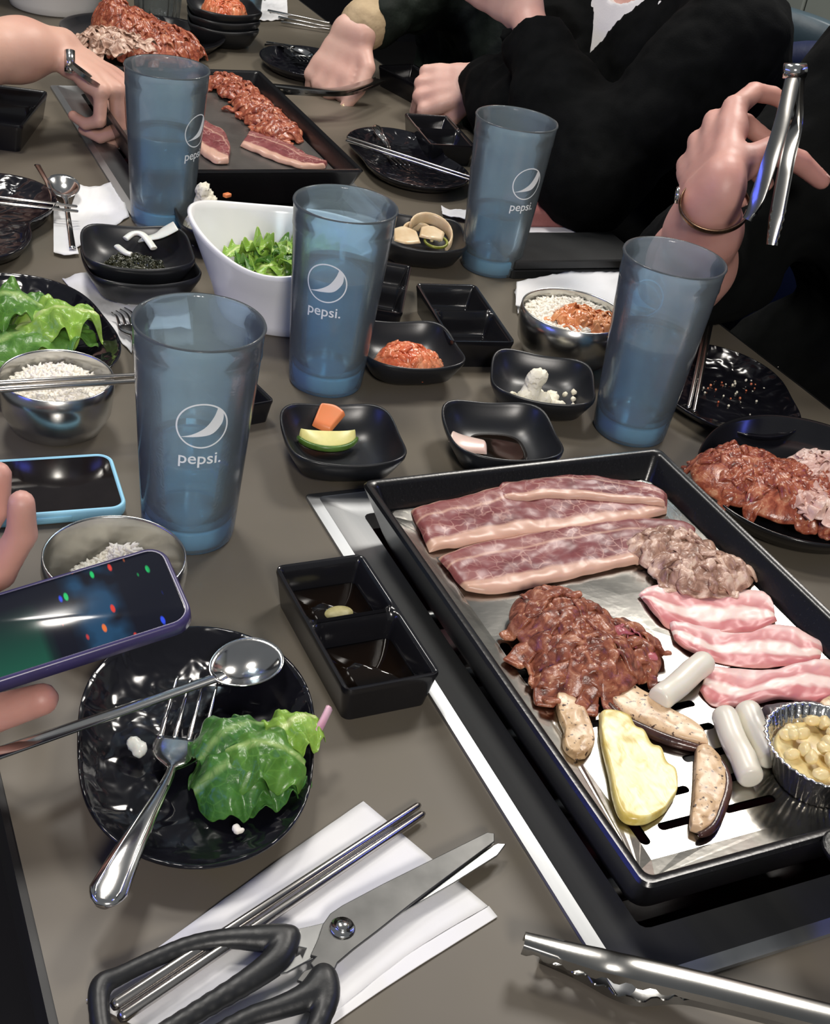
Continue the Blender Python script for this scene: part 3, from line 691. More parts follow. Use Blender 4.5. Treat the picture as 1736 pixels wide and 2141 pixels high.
crumb_plate, CP = oval_plate('dinner_plate', [at(x, y, .016)[:2] for x, y in ((1480, 718), (1580, 755), (1650, 815), (1675, 870), (1560, 906), (1470, 880), (1410, 838))], 'black oval plate with only crumbs and a pair of chopsticks', h=.016)
fork_plate, KP = oval_plate('dinner_plate', [at(x, y, .018)[:2] for x, y in ((724, 290), (770, 268), (840, 268), (910, 300), (965, 345), (965, 385), (900, 392), (800, 365))], 'dark oval plate with a fork beside the spicy-meat griddle', h=.018)
meat_plate, MP = oval_plate('serving_plate', [(.6415, .70), (.633, .65), (.643, .60), (.69, .572), (.77, .585), (.822, .64), (.835, .70), (.80, .748), (.72, .756), (.67, .735)], 'round black serving plate heaped with raw marinated meat', h=.024, mat='gloss')
bp = at(310, 100, 0); meat_plate2, MP2 = oval_plate('serving_plate', [(bp[0] + dx, bp[1] + dy) for dx, dy in ((.12, .02), (.07, -.07), (-.02, -.09), (-.11, -.04), (-.12, .05), (-.05, .11), (.06, .10))], 'black serving plate of spicy meat beside the drinking glass', h=.022, mat='gloss')
empty_plate, EP = oval_plate('dinner_plate', [(at(655, 160, 0)[0] + .075 * math.cos(a), at(655, 160, 0)[1] + .02 + .085 * math.sin(a)) for a in np.linspace(0, 6.2, 9)[:-1]], 'dark plate under the pointing hand with a spoon on its rim', h=.018)

def steel_bowl(x, y, r, h, label):
    prof = [(0, .0035), (r * .55, .0035), (r * .78, .008), (r * .93, .02), (r * .985, h * .8), (r * .965, h - .001), (r * .98, h + .0006), (r * 1.0, h), (r * 1.02, h * .78), (r * .965, .018), (r * .82, .0055), (r * .66, .0005), (r * .6, 0), (0, .0012)]
    return tag(mk('rice_bowl', xf(lathe(prof, 64), (x, y, T)), MAT['steel']), label, 'bowl')
B1 = (.1635, .882); B2 = (.1540, .6455); B3 = (.6535, .935)
steel_bowl(*B1, .0425, .047, 'stainless steel rice bowl with chopsticks laid across it')
steel_bowl(*B2, .0440, .047, 'stainless steel bowl of rice behind the held phone')
steel_bowl(*B3, .0500, .050, 'stainless steel bowl of rice topped with kimchi')
def grains(cx, cy, z0, R, h, n, seed, holef=None, L=.0040, rr=.0014):
    """mound of rice: lumpy cap plus single grains"""
    rnd = random.Random(seed); parts = []
    def top(x, y):
        q = min(1, math.hypot(x, y) / R); return h * (1 - q ** 3) * (.75 + .55 * fbm(x, y, seed, 45, 3)) + .0018 * fbm(x, y, seed + 3, 260, 2)
    nr, na = 20, 56; V = [(0, 0, top(0, 0))]; F = []
    for i in range(1, nr + 1):
        for j in range(na):
            a = 2 * math.pi * j / na; r = R * i / nr; x, y = r * math.cos(a), r * math.sin(a); V.append((x, y, top(x, y) if i < nr else -.004))
    for j in range(na): F.append((0, 1 + j, 1 + (j + 1) % na))
    for i in range(nr - 1):
        for j in range(na): a = 1 + i * na + j; b = 1 + i * na + (j + 1) % na; F.append((a, a + na, b + na, b))
    parts.append((np.array(V), F))
    gv = np.array([(1, 0, 0), (-1, 0, 0)] + [(k, math.cos(a) * .82, math.sin(a) * .82) for k in (.5, -.5) for a in np.linspace(0, 2 * math.pi, 6, endpoint=False)])
    gf = [(0, 2 + j, 2 + (j + 1) % 6) for j in range(6)] + [(1, 8 + (j + 1) % 6, 8 + j) for j in range(6)] + [(2 + j, 8 + j, 8 + (j + 1) % 6, 2 + (j + 1) % 6) for j in range(6)]
    for i in range(n):
        r = R * .97 * math.sqrt(rnd.random()); a = rnd.random() * 6.283; x, y = r * math.cos(a), r * math.sin(a)
        M = np.array(Matrix.Rotation(rnd.random() * 6.28, 3, 'Z') @ Matrix.Rotation(rnd.uniform(-.7, .7), 3, 'Y'))
        l = L * rnd.uniform(.8, 1.15); parts.append((gv * [l, rr, rr] @ M.T + [x, y, top(x, y) + .0006 * rnd.random()], gf))
    V, F = join(*parts); return V + [cx, cy, T + z0], F
tag(mk('cooked_rice', grains(B1[0], B1[1], .033, .0402, .010, 620, 1), MAT['rice']), 'white rice in the bowl under the laid chopsticks', 'rice', kind='stuff')
tag(mk('cooked_rice', grains(B2[0] + .003, B2[1] + .002, .017, .0350, .024, 520, 2), MAT['rice']), 'mound of white rice in the bowl behind the phone', 'rice', kind='stuff')
tag(mk('cooked_rice', grains(B3[0], B3[1], .0405, .0480, .008, 800, 3), MAT['rice']), 'white rice in the bowl under the kimchi', 'rice', kind='stuff')

# white salad bowl with a sweeping rim
WB = (.4075, 1.058)
def wz(t, r, z):
    if z < .03: return z
    k = (z - .03) / .055
    return z + k * (.009 * math.cos(2 * (t - math.radians(150))) + .004 * math.cos(3 * (t - math.radians(175))))
def wr_(t): return 1 + .075 * math.cos(2 * (t - math.radians(156)))
wprof = [(0, .006), (.045, .006), (.052, .011), (.059, .030), (.070, .055), (.0805, .078), (.0824, .0838), (.0846, .0850), (.0866, .0838), (.0848, .078), (.0745, .055), (.0635, .030), (.058, .011), (.055, .002), (.052, 0), (.046, 0), (.044, .003), (0, .003)]
tag(mk('salad_bowl', xf(lathe(wprof, 96, rf=wr_, zf=wz), (WB[0], WB[1], T)), MAT['white_cer']), 'white salad bowl with a sweeping uneven rim and green lettuce inside', 'bowl')
wb2 = at(110, 45, 0); tag(mk('salad_bowl', xf(lathe([(r * 1.25, z * 1.2) for r, z in wprof], 72), (wb2[0] + .02, wb2[1] + .09, T)), MAT['white_cer']), 'large pale bowl beyond the reaching arm', 'bowl')
# ------------------------------------------------------------------ food
def ribbon_heap(blobs, z0, n, L, Wd, seed, crumple=.004, nu=12, nv=5, base=True, csc=90, edge=.0):
    """blobs: (x, y, rx, ry, rot_deg, height); many crumpled strips lying on each other over a core"""
    rnd = random.Random(seed); cs = []
    for (x, y, rx, ry, ro, h) in blobs: cs.append((x, y, rx, ry, math.cos(math.radians(ro)), math.sin(math.radians(ro)), h))
    def top(x, y):
        m = 0.0
        for (a, b, rx, ry, c, s, h) in cs:
            dx, dy = x - a, y - b; q = ((dx * c + dy * s) / rx) ** 2 + ((-dx * s + dy * c) / ry) ** 2
            if q < 1: m = max(m, h * (1 - q) ** .55)
        return m
    parts = []
    if base:
        for (a, b, rx, ry, c, s, h) in cs:
            nr, na = 12, 40; V = [(a, b, 0)]; F = []
            for i in range(nr + 1):
                for j in range(na):
                    t = 2 * math.pi * j / na; r = i / nr * .96; X, Y = r * rx * math.cos(t), r * ry * math.sin(t); V.append((a + X * c - Y * s, b + X * s + Y * c, 0))
            V = np.array(V)
            for i in range(len(V)): V[i, 2] = max(.0003, .9 * top(V[i, 0], V[i, 1]) + crumple * .8 * fbm(V[i, 0], V[i, 1], seed, 120, 3))
            for j in range(na): F.append((0, 1 + j, 1 + (j + 1) % na))
            for i in range(nr):
                for j in range(na): k = 1 + i * na + j; l = 1 + i * na + (j + 1) % na; F.append((k, k + na, l + na, l))
            parts.append((V, F))
    wsum = [q[2] * q[3] for q in cs]
    for i in range(n):
        a, b, rx, ry, c, s, h = rnd.choices(cs, wsum)[0]
        r = math.sqrt(rnd.random()) * (.93 + edge); t = rnd.random() * 6.283; X, Y = r * rx * math.cos(t), r * ry * math.sin(t)
        px, py = a + X * c - Y * s, b + X * s + Y * c
        yaw = rnd.random() * 6.283; l = L * rnd.uniform(.55, 1.3); wd = Wd * rnd.uniform(.6, 1.3); bend = rnd.uniform(-1.4, 1.4); ph = rnd.random() * 9; fa = rnd.uniform(.2, 1.0) * crumple; off = rnd.uniform(.0, .0015)
        V, F = [], []
        x, y, d = px - .5 * l * math.cos(yaw), py - .5 * l * math.sin(yaw), yaw - bend / 2
        for u in range(nu):
            for v in range(nv):
                k = (v / (nv - 1) - .5) * wd * (.75 + .25 * math.sin(math.pi * u / (nu - 1)))
                qx, qy = x - k * math.sin(d), y + k * math.cos(d)
                zz = .92 * top(qx, qy) + off + fa * math.sin(ph + u * 1.3) + crumple * fbm(qx, qy, seed + i, csc, 2) + abs(k) / wd * crumple * .8 * math.sin(ph * 3)
                V.append((qx, qy, max(zz, .0006 + off * .3)))
            x += l / (nu - 1) * math.cos(d); y += l / (nu - 1) * math.sin(d); d += bend / (nu - 1)
        for u in range(nu - 1):
            for v in range(nv - 1): k = u * nv + v; F.append((k, k + nv, k + nv + 1, k + 1))
        parts.append((V, F))
    V, F = join(*parts); return V + [0, 0, T + z0], F
def heap(name, label, cat, blobs, z0, n, L, Wd, th, mat, seed, **k):
    return tag(mk(name, ribbon_heap(blobs, z0, n, L, Wd, seed, **k), MAT[mat], solid=th, off=1.0, sub=1), label, cat, kind='stuff')
def P2(x, y, z): q = at(x, y, z); return q[0], q[1]

# ribs
tag(mk('short_rib_slice', slab([(858, 1072), (900, 1060), (960, 1048), (1030, 1036), (1065, 1010), (1150, 1004), (1290, 1014), (1350, 1024), (1395, 1044)], [(897, 1158), (960, 1148), (1040, 1136), (1110, 1124), (1200, 1116), (1270, 1104), (1330, 1094), (1365, 1086), (1394, 1076)], .0062, ZP, nu=70, nv=24, amp=.0016, sc=70, seed=1, fold=lambda u, v: .004 * math.exp(-((u - .36) / .07) ** 2) * v), MAT['rib'], sub=1), 'long marbled raw rib slice lying along the grill rim next to the tumbler', 'meat')
tag(mk('short_rib_slice', slab([(915, 1172), (980, 1150), (1060, 1132), (1150, 1116), (1230, 1105), (1300, 1094), (1370, 1092), (1430, 1100), (1455, 1112)], [(972, 1240), (1020, 1246), (1080, 1240), (1150, 1224), (1210, 1210), (1262, 1198), (1330, 1184), (1380, 1180), (1440, 1172)], .0062, ZP + .0004, nu=70, nv=24, amp=.0016, sc=70, seed=4), MAT['rib'], sub=1), 'marbled raw rib slice lying between the other rib and the marinated beef', 'meat')
tag(mk('short_rib_slice', slab([(1035, 1034), (1062, 1006), (1110, 998), (1200, 1000), (1290, 1010), (1350, 1020), (1392, 1040)], [(1052, 1050), (1080, 1052), (1150, 1046), (1220, 1048), (1290, 1054), (1350, 1058), (1390, 1062)], .0055, ZP + .0052, nu=60, nv=22, amp=.0016, sc=70, seed=6), MAT['rib'], sub=1), 'short folded rib slice overlapping the long one at the grill corner', 'meat')
bx = lambda x, y, z=ZP: P2(x, y, z)
heap('sliced_pork_heap', 'heap of thin crumpled brown and white pork slices on the grill', 'meat', [(*bx(1395, 1135, ZP + .01), .030, .020, 0, .015), (*bx(1455, 1180, ZP + .01), .030, .026, 0, .016), (*bx(1500, 1205), .026, .020, -20, .011), (*bx(1400, 1200), .018, .010, 0, .007)], ZP, 62, .034, .0125, .0024, 'sliced_pork', 11, crumple=.0045, csc=55)
heap('marinated_beef_heap', 'heap of glossy brown marinated beef strips in the middle of the grill', 'meat', [(*bx(1185, 1305, ZP + .012), .034, .040, 10, .022), (*bx(1235, 1375, ZP + .01), .033, .032, 0, .020), (*bx(1300, 1370), .022, .028, 0, .012), (*bx(1180, 1430), .018, .018, 0, .009)], ZP, 78, .038, .0135, .0032, 'bulgogi', 12, crumple=.0044, csc=55)
heap('raw_beef_strip', 'pinkish raw strips on the side of the brown marinated beef', 'meat', [(*bx(1300, 1330, ZP + .014), .010, .017, 30, .009)], ZP + .009, 9, .022, .009, .0010, 'bulgogi_raw', 13, crumple=.003, base=False)
# pork belly slices
for i, (bk, ft, l) in enumerate([
        ([(1334, 1248), (1362, 1232), (1420, 1226), (1500, 1228), (1560, 1234), (1600, 1250), (1618, 1285)], [(1345, 1258), (1368, 1290), (1398, 1316), (1460, 1328), (1520, 1326), (1580, 1322), (1624, 1304)], 'pink raw pork belly slice lying next to the sliced pork heap'),
        ([(1398, 1308), (1450, 1312), (1520, 1318), (1590, 1306), (1640, 1312), (1690, 1336), (1722, 1352)], [(1408, 1342), (1440, 1366), (1490, 1384), (1550, 1396), (1610, 1400), (1670, 1396), (1718, 1382)], 'pink raw pork belly slice between the two other belly slices'),
        ([(1480, 1402), (1530, 1398), (1590, 1402), (1650, 1396), (1700, 1386), (1745, 1384), (1790, 1390)], [(1462, 1446), (1478, 1468), (1500, 1480), (1560, 1478), (1640, 1468), (1710, 1472), (1790, 1478)], 'pink raw pork belly slice lying beside the three rice cakes')]):
    tag(mk('pork_belly_slice', slab(bk, ft, .0030, ZP + .0002, nu=50, nv=20, amp=.0022, sc=75, seed=20 + i, fold=lambda u, v, i=i: .0018 * math.sin(u * 9 + i)), MAT['belly'], sub=1), l, 'meat')
# rice cakes
def rice_cake(a, b, r, label):
    A, B = at(*a, ZP + r), at(*b, ZP + r); d = B - A; d /= np.linalg.norm(d)
    P = [A, A + d * .0008, A + d * .003] + [A + (B - A) * t for t in np.linspace(.15, .85, 6)] + [B - d * .003, B - d * .0008, B]
    P = [p + np.array([0, 0, .0012 * math.sin(i)]) * (1 if 2 < i < 8 else 0) for i, p in enumerate(P)]
    n = len(P); V, F = tube(P, [r * .72, r * .9, r] + [r] * (n - 6) + [r, r * .9, r * .72], 20); V[:, 2] = np.maximum(V[:, 2], T + ZP + .0003)
    tag(mk('rice_cake', (V, F), MAT['ricecake']), label, 'rice cake')
rice_cake((1376, 1465), (1476, 1382), .0080, 'white rice cake stick leaning toward the pork belly slices')
rice_cake((1512, 1490), (1572, 1630), .0078, 'white rice cake stick beside the crescent mushroom slice')
rice_cake((1560, 1480), (1614, 1590), .0080, 'white rice cake stick next to the foil cup')
# mushrooms
def mushroom(bk, ft, label, th=.0055, skin=True, mat='mushroom', dome=.001):
    t = slab(bk, ft, th, ZP + .0004, nu=36, nv=16, amp=.0008, sc=120, seed=len(label), dome=dome, er=.05)
    o = tag(mk('mushroom_slice', t, MAT[mat], sub=1), label, 'mushroom')
    if skin:      # dark cap skin round the outer edge
        E = spline([at(x, y, ZP + .0033) for x, y in ft], 24); E = E - np.array(o.location)
        r = [.0034 * math.sin(math.pi * min(1, max(0.04, (i + .3) / 23.6))) ** .4 for i in range(24)]
        mk('cap_skin', tube(E, r, 10), MAT['mush_skin'], o)
    return o
mushroom([(1268, 1440), (1300, 1430), (1350, 1458), (1400, 1492), (1450, 1520), (1470, 1545)], [(1272, 1470), (1300, 1500), (1345, 1525), (1400, 1548), (1450, 1562), (1480, 1570)], 'grilled mushroom slice with dark skin lying over the pineapple')
mushroom([(1160, 1462), (1185, 1462), (1212, 1480), (1232, 1515), (1242, 1560), (1222, 1590)], [(1162, 1485), (1168, 1510), (1178, 1535), (1175, 1560), (1185, 1580), (1205, 1592)], 'peppered mushroom slice at the grill plate edge beside the marinated beef', skin=False)
mushroom([(1452, 1570), (1450, 1610), (1448, 1650), (1445, 1690), (1440, 1720), (1442, 1740)], [(1470, 1564), (1505, 1595), (1520, 1640), (1508, 1690), (1490, 1730), (1462, 1748)], 'crescent mushroom slice beside the pineapple')
mushroom([(1708, 1482), (1720, 1470), (1745, 1462), (1790, 1462)], [(1712, 1505), (1730, 1520), (1755, 1524), (1790, 1520)], 'mushroom slice at the foil cup of garlic', skin=False)
mushroom([(1590, 1488), (1640, 1480), (1690, 1478), (1715, 1482)], [(1610, 1520), (1650, 1530), (1690, 1526), (1712, 1512)], 'grey mushroom cap lying below the pork belly', skin=False, mat='mush_grey', dome=.002)
# pineapple
tag(mk('pineapple_slice', slab([(1250, 1500), (1280, 1497), (1312, 1508), (1326, 1530), (1344, 1538), (1360, 1566), (1380, 1574), (1392, 1604), (1410, 1618), (1414, 1650), (1410, 1672)], [(1252, 1530), (1258, 1575), (1270, 1625), (1280, 1680), (1300, 1722), (1345, 1728), (1392, 1700)], .0065, ZP + .0004, nu=40, nv=18, amp=.0005, sc=130, seed=8, er=.03), MAT['pineapple'], sub=1), 'yellow pineapple wedge on the slotted grill plate', 'pineapple')
# foil cup with garlic
FC = P2(1722, 1575, ZP + .02)
def fl(th): return 1 + .018 * math.cos(44 * th)
ft = thing('foil_cup', 'crimped aluminium foil cup full of garlic cloves on the grill', 'cup', (FC[0], FC[1], T + ZP + .0003))
mk('cup_wall', lathe([(0, .0008), (.021, .0008), (.0225, .0015), (.0335, .0262), (.0355, .0270), (.0362, .0262), (.0345, .0255), (.0238, .0005), (.022, 0), (0, 0)], 176, rf=fl), MAT['foil'], ft)
rnd = random.Random(5)
for i in range(34):
    a = rnd.random() * 6.283; r = .0265 * math.sqrt(rnd.random()); zz = .0215 + .005 * (1 - (r / .027) ** 2) + rnd.uniform(-.001, .0012)
    V, F = lathe([(0, .0036), (.0034, .0034), (.0048, .0016), (.0044, -.0014), (.0026, -.0034), (0, -.0036)], 7)
    M = Matrix.Rotation(rnd.random() * 6.28, 3, 'Z') @ Matrix.Rotation(rnd.uniform(.4, 1.6), 3, 'X')
    V = V * [1.1, .75, 1.0]; V, F = xf((V, F), (FC[0] + r * math.cos(a), FC[1] + r * math.sin(a), T + ZP + zz), M=np.array(M))
    tag(mk('garlic_clove', (V, F), MAT['garlic'], bevel=.0006), 'pale garlic clove heaped in the foil cup', 'garlic', 'garlic cloves in the foil cup')
# under-layer of the foil cup
V, F = lathe([(0, .0195), (.026, .0195), (.028, .018), (0, .012)], 30); mk('oil_fill', (V, F), MAT['garlic'], ft)
# raw meat plate
heap('spicy_pork_heap', 'glistening red marinated pork heaped on the serving plate', 'meat', [(*P2(1562, 995, .03), .046, .044, 0, .030), (*P2(1640, 1022, .03), .050, .042, 0, .030), (*P2(1712, 1034, .03), .046, .040, 0, .028)], .016, 135, .019, .0125, .0034, 'spicy_pork', 31, crumple=.0036, csc=90)
heap('pale_pork_heap', 'pale pink pork slices beside the red marinated pork', 'meat', [(*P2(1722, 985, .04), .036, .030, 20, .018), (*P2(1712, 1030, .045), .022, .026, 0, .012)], .032, 70, .026, .010, .0011, 'pale_pork', 32, crumple=.004)
# far grill
f1 = [(*bx(x, y), .028, .030, 0, .016) for x, y in ((470, 185), (500, 205), (530, 232), (555, 258), (585, 285))]
heap('spicy_meat_heap', 'line of red spicy meat across the dark griddle plate', 'meat', f1, ZP, 90, .028, .013, .0032, 'spicy_pork', 33, crumple=.0045, csc=70)
tag(mk('rib_slice', slab([(520, 282), (560, 292), (610, 312), (650, 335), (685, 345)], [(502, 308), (540, 325), (590, 345), (630, 355), (680, 356)], .007, ZP, amp=.002, sc=60, seed=41), MAT['rib'], sub=1), 'half-cooked meat slice at the end of the spicy meat line', 'meat')
tag(mk('rib_slice', slab([(428, 262), (450, 272), (470, 285), (482, 320)], [(405, 310), (425, 330), (450, 345), (478, 346)], .009, ZP, amp=.002, sc=60, seed=43), MAT['rib'], sub=1), 'small meat slice behind the tall tumbler on the dark griddle', 'meat')
heap('spicy_meat_heap', 'brown and red cooked meat piled on the serving plate by the drinking glass', 'meat', [(*P2(330, 85, .03), .070, .065, 0, .045), (*P2(275, 75, .03), .055, .06, 0, .060), (*P2(240, 55, .04), .035, .045, 0, .075)], .006, 120, .034, .015, .0032, 'spicy_pork', 34, crumple=.006, csc=60)
heap('pale_meat_slice', 'pale brown meat slices on the serving plate by the drinking glass', 'meat', [(*P2(225, 70, .07), .04, .05, 0, .02), (*P2(270, 85, .06), .045, .03, 0, .012)], .052, 40, .045, .018, .001, 'sliced_pork', 35, crumple=.006, base=False)
heap('kimchi_heap', 'bright red kimchi heaped on the stack of black dishes', 'kimchi', [(kp[0], kp[1] + .01, .036, .036, 0, .030)], .040, 60, .026, .014, .0014, 'kimchi', 36, crumple=.005)
heap('meat_scrap_heap', 'small brown meat scraps at the rim of the dark griddle', 'meat', [(*bx(255, 190), .018, .03, 0, .008)], ZP, 26, .018, .008, .001, 'bulgogi', 37, crumple=.004)
wbb = np.array([wb2[0] + .02, wb2[1] + .09])
heap('meat_scrap_heap', 'pale folded meat slices beside the large pale bowl', 'meat', [(*P2(20, 55, .03), .05, .03, 0, .02)], .003, 24, .05, .02, .001, 'pale_pork', 38, crumple=.008)
# dishes
heap('kimchi_heap', 'red kimchi in the square dish beside the tumbler', 'kimchi', [(.478, .922, .027, .024, -10, .021), (.466, .920, .018, .018, 0, .018), (.495, .918, .016, .016, 0, .015)], .0085, 55, .017, .011, .0018, 'kimchi', 51, crumple=.0028)
heap('kimchi_heap', 'orange kimchi strips on top of the bowl of rice', 'kimchi', [(*P2(1215, 650, .055), .026, .018, -15, .012), (*P2(1255, 670, .05), .022, .018, 0, .010)], .043, 46, .026, .008, .0016, 'kimchi_orange', 52, crumple=.0036)
heap('seaweed_heap', 'dark shiny seaweed strips in the stacked square dish', 'seaweed', [(.281, 1.120, .030, .024, -10, .012)], .0205, 150, .022, .004, .0006, 'seaweed', 53, crumple=.004)
def radish(path, r, label):
    Q = spline([at(*p) for p in path], 14); n = len(Q)
    tag(mk('radish_strip', tube(Q, [(r, .0022)] * n, 10), MAT['radish'], bevel=.0006), label, 'radish')
radish([(300, 500, .032), (330, 492, .040), (368, 472, .050)], .0105, 'wide white pickled radish strip leaning on the dish rim')
radish([(262, 500, .036), (280, 488, .040), (300, 492, .040), (322, 520, .034)], .004, 'curved thin radish strip lying on the seaweed')
radish([(245, 515, .034), (262, 528, .036), (275, 532, .036)], .0035, 'short radish strip lying deep in the seaweed')
def blobmesh(name, balls, mat, label, cat, res=.0011, amp=.0012, sc=320, k=.003, seed=0, kind=None):
    prims = [((*b[:3],), (*b[:3],), b[3], b[3]) for b in balls]; lo, hi = bounds(prims, .004)
    V, F = sdf_mesh(lambda P: field(P, prims, k), lo, hi, res)
    for v in V: d = amp * fbm(v[0], v[1], v[2] + seed, sc, 3); v += d * np.array([.6, .5, .7])
    return tag(mk(name, (V, F), MAT[mat]), label, cat, kind=kind)
q = at(1115, 800, .03)
rnd = random.Random(9); balls = [(q[0] + .002 * i * .3, q[1] + .004 * i * .2, T + .013 + .0058 * i, .0105 - .0012 * i + rnd.uniform(-.001, .001)) for i in range(5)] + [(q[0] + .007, q[1] + .002, T + .034, .007), (q[0] + .011, q[1] - .004, T + .013, .008), (q[0] - .007, q[1] - .003, T + .016, .008)]
blobmesh('potato_salad', balls, 'potato', 'tall white lump of potato salad in the square dish', 'salad', amp=.0022)
rnd = random.Random(10); balls = []
for i in range(40):
    b = at(1070 + rnd.random() * 130, 822 + rnd.uniform(0, 26), .012); balls.append((b[0], b[1], T + .0105 + .0035 * rnd.random(), rnd.uniform(.0016, .0038)))
blobmesh('potato_salad_crumbs', balls, 'potato', 'white potato salad crumbs at the foot of the potato salad lump', 'salad', amp=.0014, k=.002, kind='stuff')
balls = [(.385 + .013 * math.cos(a), 1.232 + .013 * math.sin(a), T + .016, .014) for a in np.linspace(0, 6, 6)] + [(.383, 1.230, T + .030, .016), (.380, 1.230, T + .045, .012), (.377, 1.231, T + .058, .008)]
blobmesh('potato_salad', balls, 'potato', 'mound of potato salad rising behind the white bowl', 'salad', res=.0016, amp=.003)
V, F = box(-.004, .004, -.003, .003, -.002, .002); p = at(475, 408, .05); tag(mk('carrot_piece', xf((V, F), p, .5), MAT['carrot'], bevel=.001), 'tiny orange carrot cube on the mound of potato salad', 'carrot')
# zucchini slice and carrot
ZC = at(688, 910, .014)
prims = []
arc = []
for i in range(15):
    a = math.radians(200 + 140 * i / 14) ; arc.append((.025 * math.cos(a), .024 * math.sin(a)))
zt = thing('zucchini_slice', 'half-moon zucchini slice with green skin in the square dish', 'zucchini', (ZC[0] - .001, ZC[1] + .004, T + .0092), math.radians(-12))
top = [(x * .98, y * .98 ) for x, y in arc]; inn = [(x * .95, y * .22 - .004) for x, y in arc]
V, UVv, F = [], [], []
for (x, y), (xi, yi) in zip(top, inn): V += [(x, y, .0070), (xi, yi, .0125), (xi, yi, .0035), (x, y, .0015)]
for i in range(14):
    a = 4 * i
    for j in range(4): F.append((a + j, a + (j + 1) % 4, a + 4 + (j + 1) % 4, a + 4 + j))
F += [(0, 3, 2, 1), (56, 57, 58, 59)]
mk('flesh', (V, F), MAT['zuc_flesh'], zt, bevel=.0008)
V, F = [], []
for (x, y) in arc:
    n_ = math.hypot(x, y); ox, oy = x / n_, y / n_
    V += [(x, y, .0071), (x + ox * .0016, y + oy * .0016, .0058), (x + ox * .0016, y + oy * .0016, .003), (x, y, .0008)]
for i in range(14):
    a = 4 * i
    for j in range(4): F.append((a + j, a + (j + 1) % 4, a + 4 + (j + 1) % 4, a + 4 + j))
F += [(0, 3, 2, 1), (56, 57, 58, 59)]
mk('green_skin', (V, F), MAT['zuc_skin'], zt)
tag(mk('carrot_piece', slab([at(668, 852, .026), at(700, 856, .024), at(722, 872, .021)], [at(652, 893, .016), at(672, 903, .0145), at(690, 909, .0135)], .006, 0, nu=14, nv=12, world=True), MAT['carrot'], sub=1), 'orange cooked carrot piece leaning on the zucchini slice', 'carrot')
# soy dish
V, F = lathe([(0, .0105), (.02, .0105), (.0235, .0103), (.0235, .0075), (0, .0068)], 48, rf=sq(3)); tag(mk('dipping_sauce', xf((V, F), (.4985, .775, T), -.25), MAT['soy']), 'dark dipping sauce in the square dish with the onion piece', 'sauce')
tag(mk('onion_piece', slab([at(945, 908, .019), at(968, 916, .015), at(1015, 928, .0135)], [at(938, 925, .022), at(965, 945, .017), at(1018, 952, .0145)], .0035, 0, nu=18, nv=12, world=True, fold=lambda u, v: .003 * math.sin(math.pi * v)), MAT['onion_pink'], sub=1), 'pale pink onion piece lying in the dark dipping sauce', 'onion')
# pickles
def arc_piece(c, r, a0, a1, hw, th, mat, name, label, cat, tilt=0.0, lift=.0):
    pts = []
    for a in np.linspace(math.radians(a0), math.radians(a1), 18): pts.append((c[0] + r * math.cos(a), c[1] + r * math.sin(a) * math.cos(tilt), T + c[2] + r * math.sin(a) * math.sin(tilt) + lift))
    return tag(mk(name, tube(pts, [(th, hw)] * 18, 10), MAT[mat]), label, cat)
PK = at(890, 492, .02)
arc_piece((PK[0] + .006, PK[1], .020), .024, -60, 150, .007, .0018, 'onion_pale', 'pickled_onion', 'large curved pickled onion ring behind the jalapeno', 'onion', .5)
arc_piece((PK[0] - .006, PK[1] + .004, .017), .018, 20, 190, .006, .0018, 'onion_pale', 'pickled_onion', 'small curved pickled onion strip inside the large onion ring', 'onion', .3)
tag(mk('pickled_onion', slab([at(822, 482, .022), at(845, 476, .024), at(872, 488, .022)], [at(824, 505, .02), at(850, 512, .019), at(880, 510, .018)], .003, 0, nu=16, nv=12, world=True), MAT['onion_pale'], sub=1), 'flat pickled onion chunk next to the jalapeno ring', 'onion')
tag(mk('pickled_onion', slab([at(880, 478, .024), at(905, 476, .026), at(930, 490, .022)], [at(876, 497, .02), at(900, 502, .021), at(925, 506, .018)], .003, 0, nu=16, nv=12, world=True), MAT['onion_pale'], sub=1), 'pickled onion chunk lying under the large onion ring', 'onion')
jp = at(912, 505, .018); pts = [(jp[0] + .013 * math.cos(a), jp[1] + .010 * math.sin(a), jp[2] + T * 0 + .003 * math.sin(a)) for a in np.linspace(0, 2 * math.pi, 25)]
jt = thing('jalapeno_slice', 'green pickled jalapeno ring lying on the pickled onions', 'jalapeno', jp)
mk('ring', loft([[np.array(p) - jp + np.array([math.cos(a) * dx, math.sin(a) * dx, dz]) for dx, dz in ((.0024, 0), (0, .0026), (-.0024, 0), (0, -.0026))] for p, a in zip(pts[:-1], np.linspace(0, 2 * math.pi, 25)[:-1])], closed=True), MAT['jalapeno'], jt, sub=1)
for dx in (-.005, .004): V, F = lathe([(0, .0022), (.0018, .0012), (.0022, 0), (.0018, -.0012), (0, -.0022)], 10); mk('seed', (V + [dx, .001, .001], F), MAT['garlic'], jt)

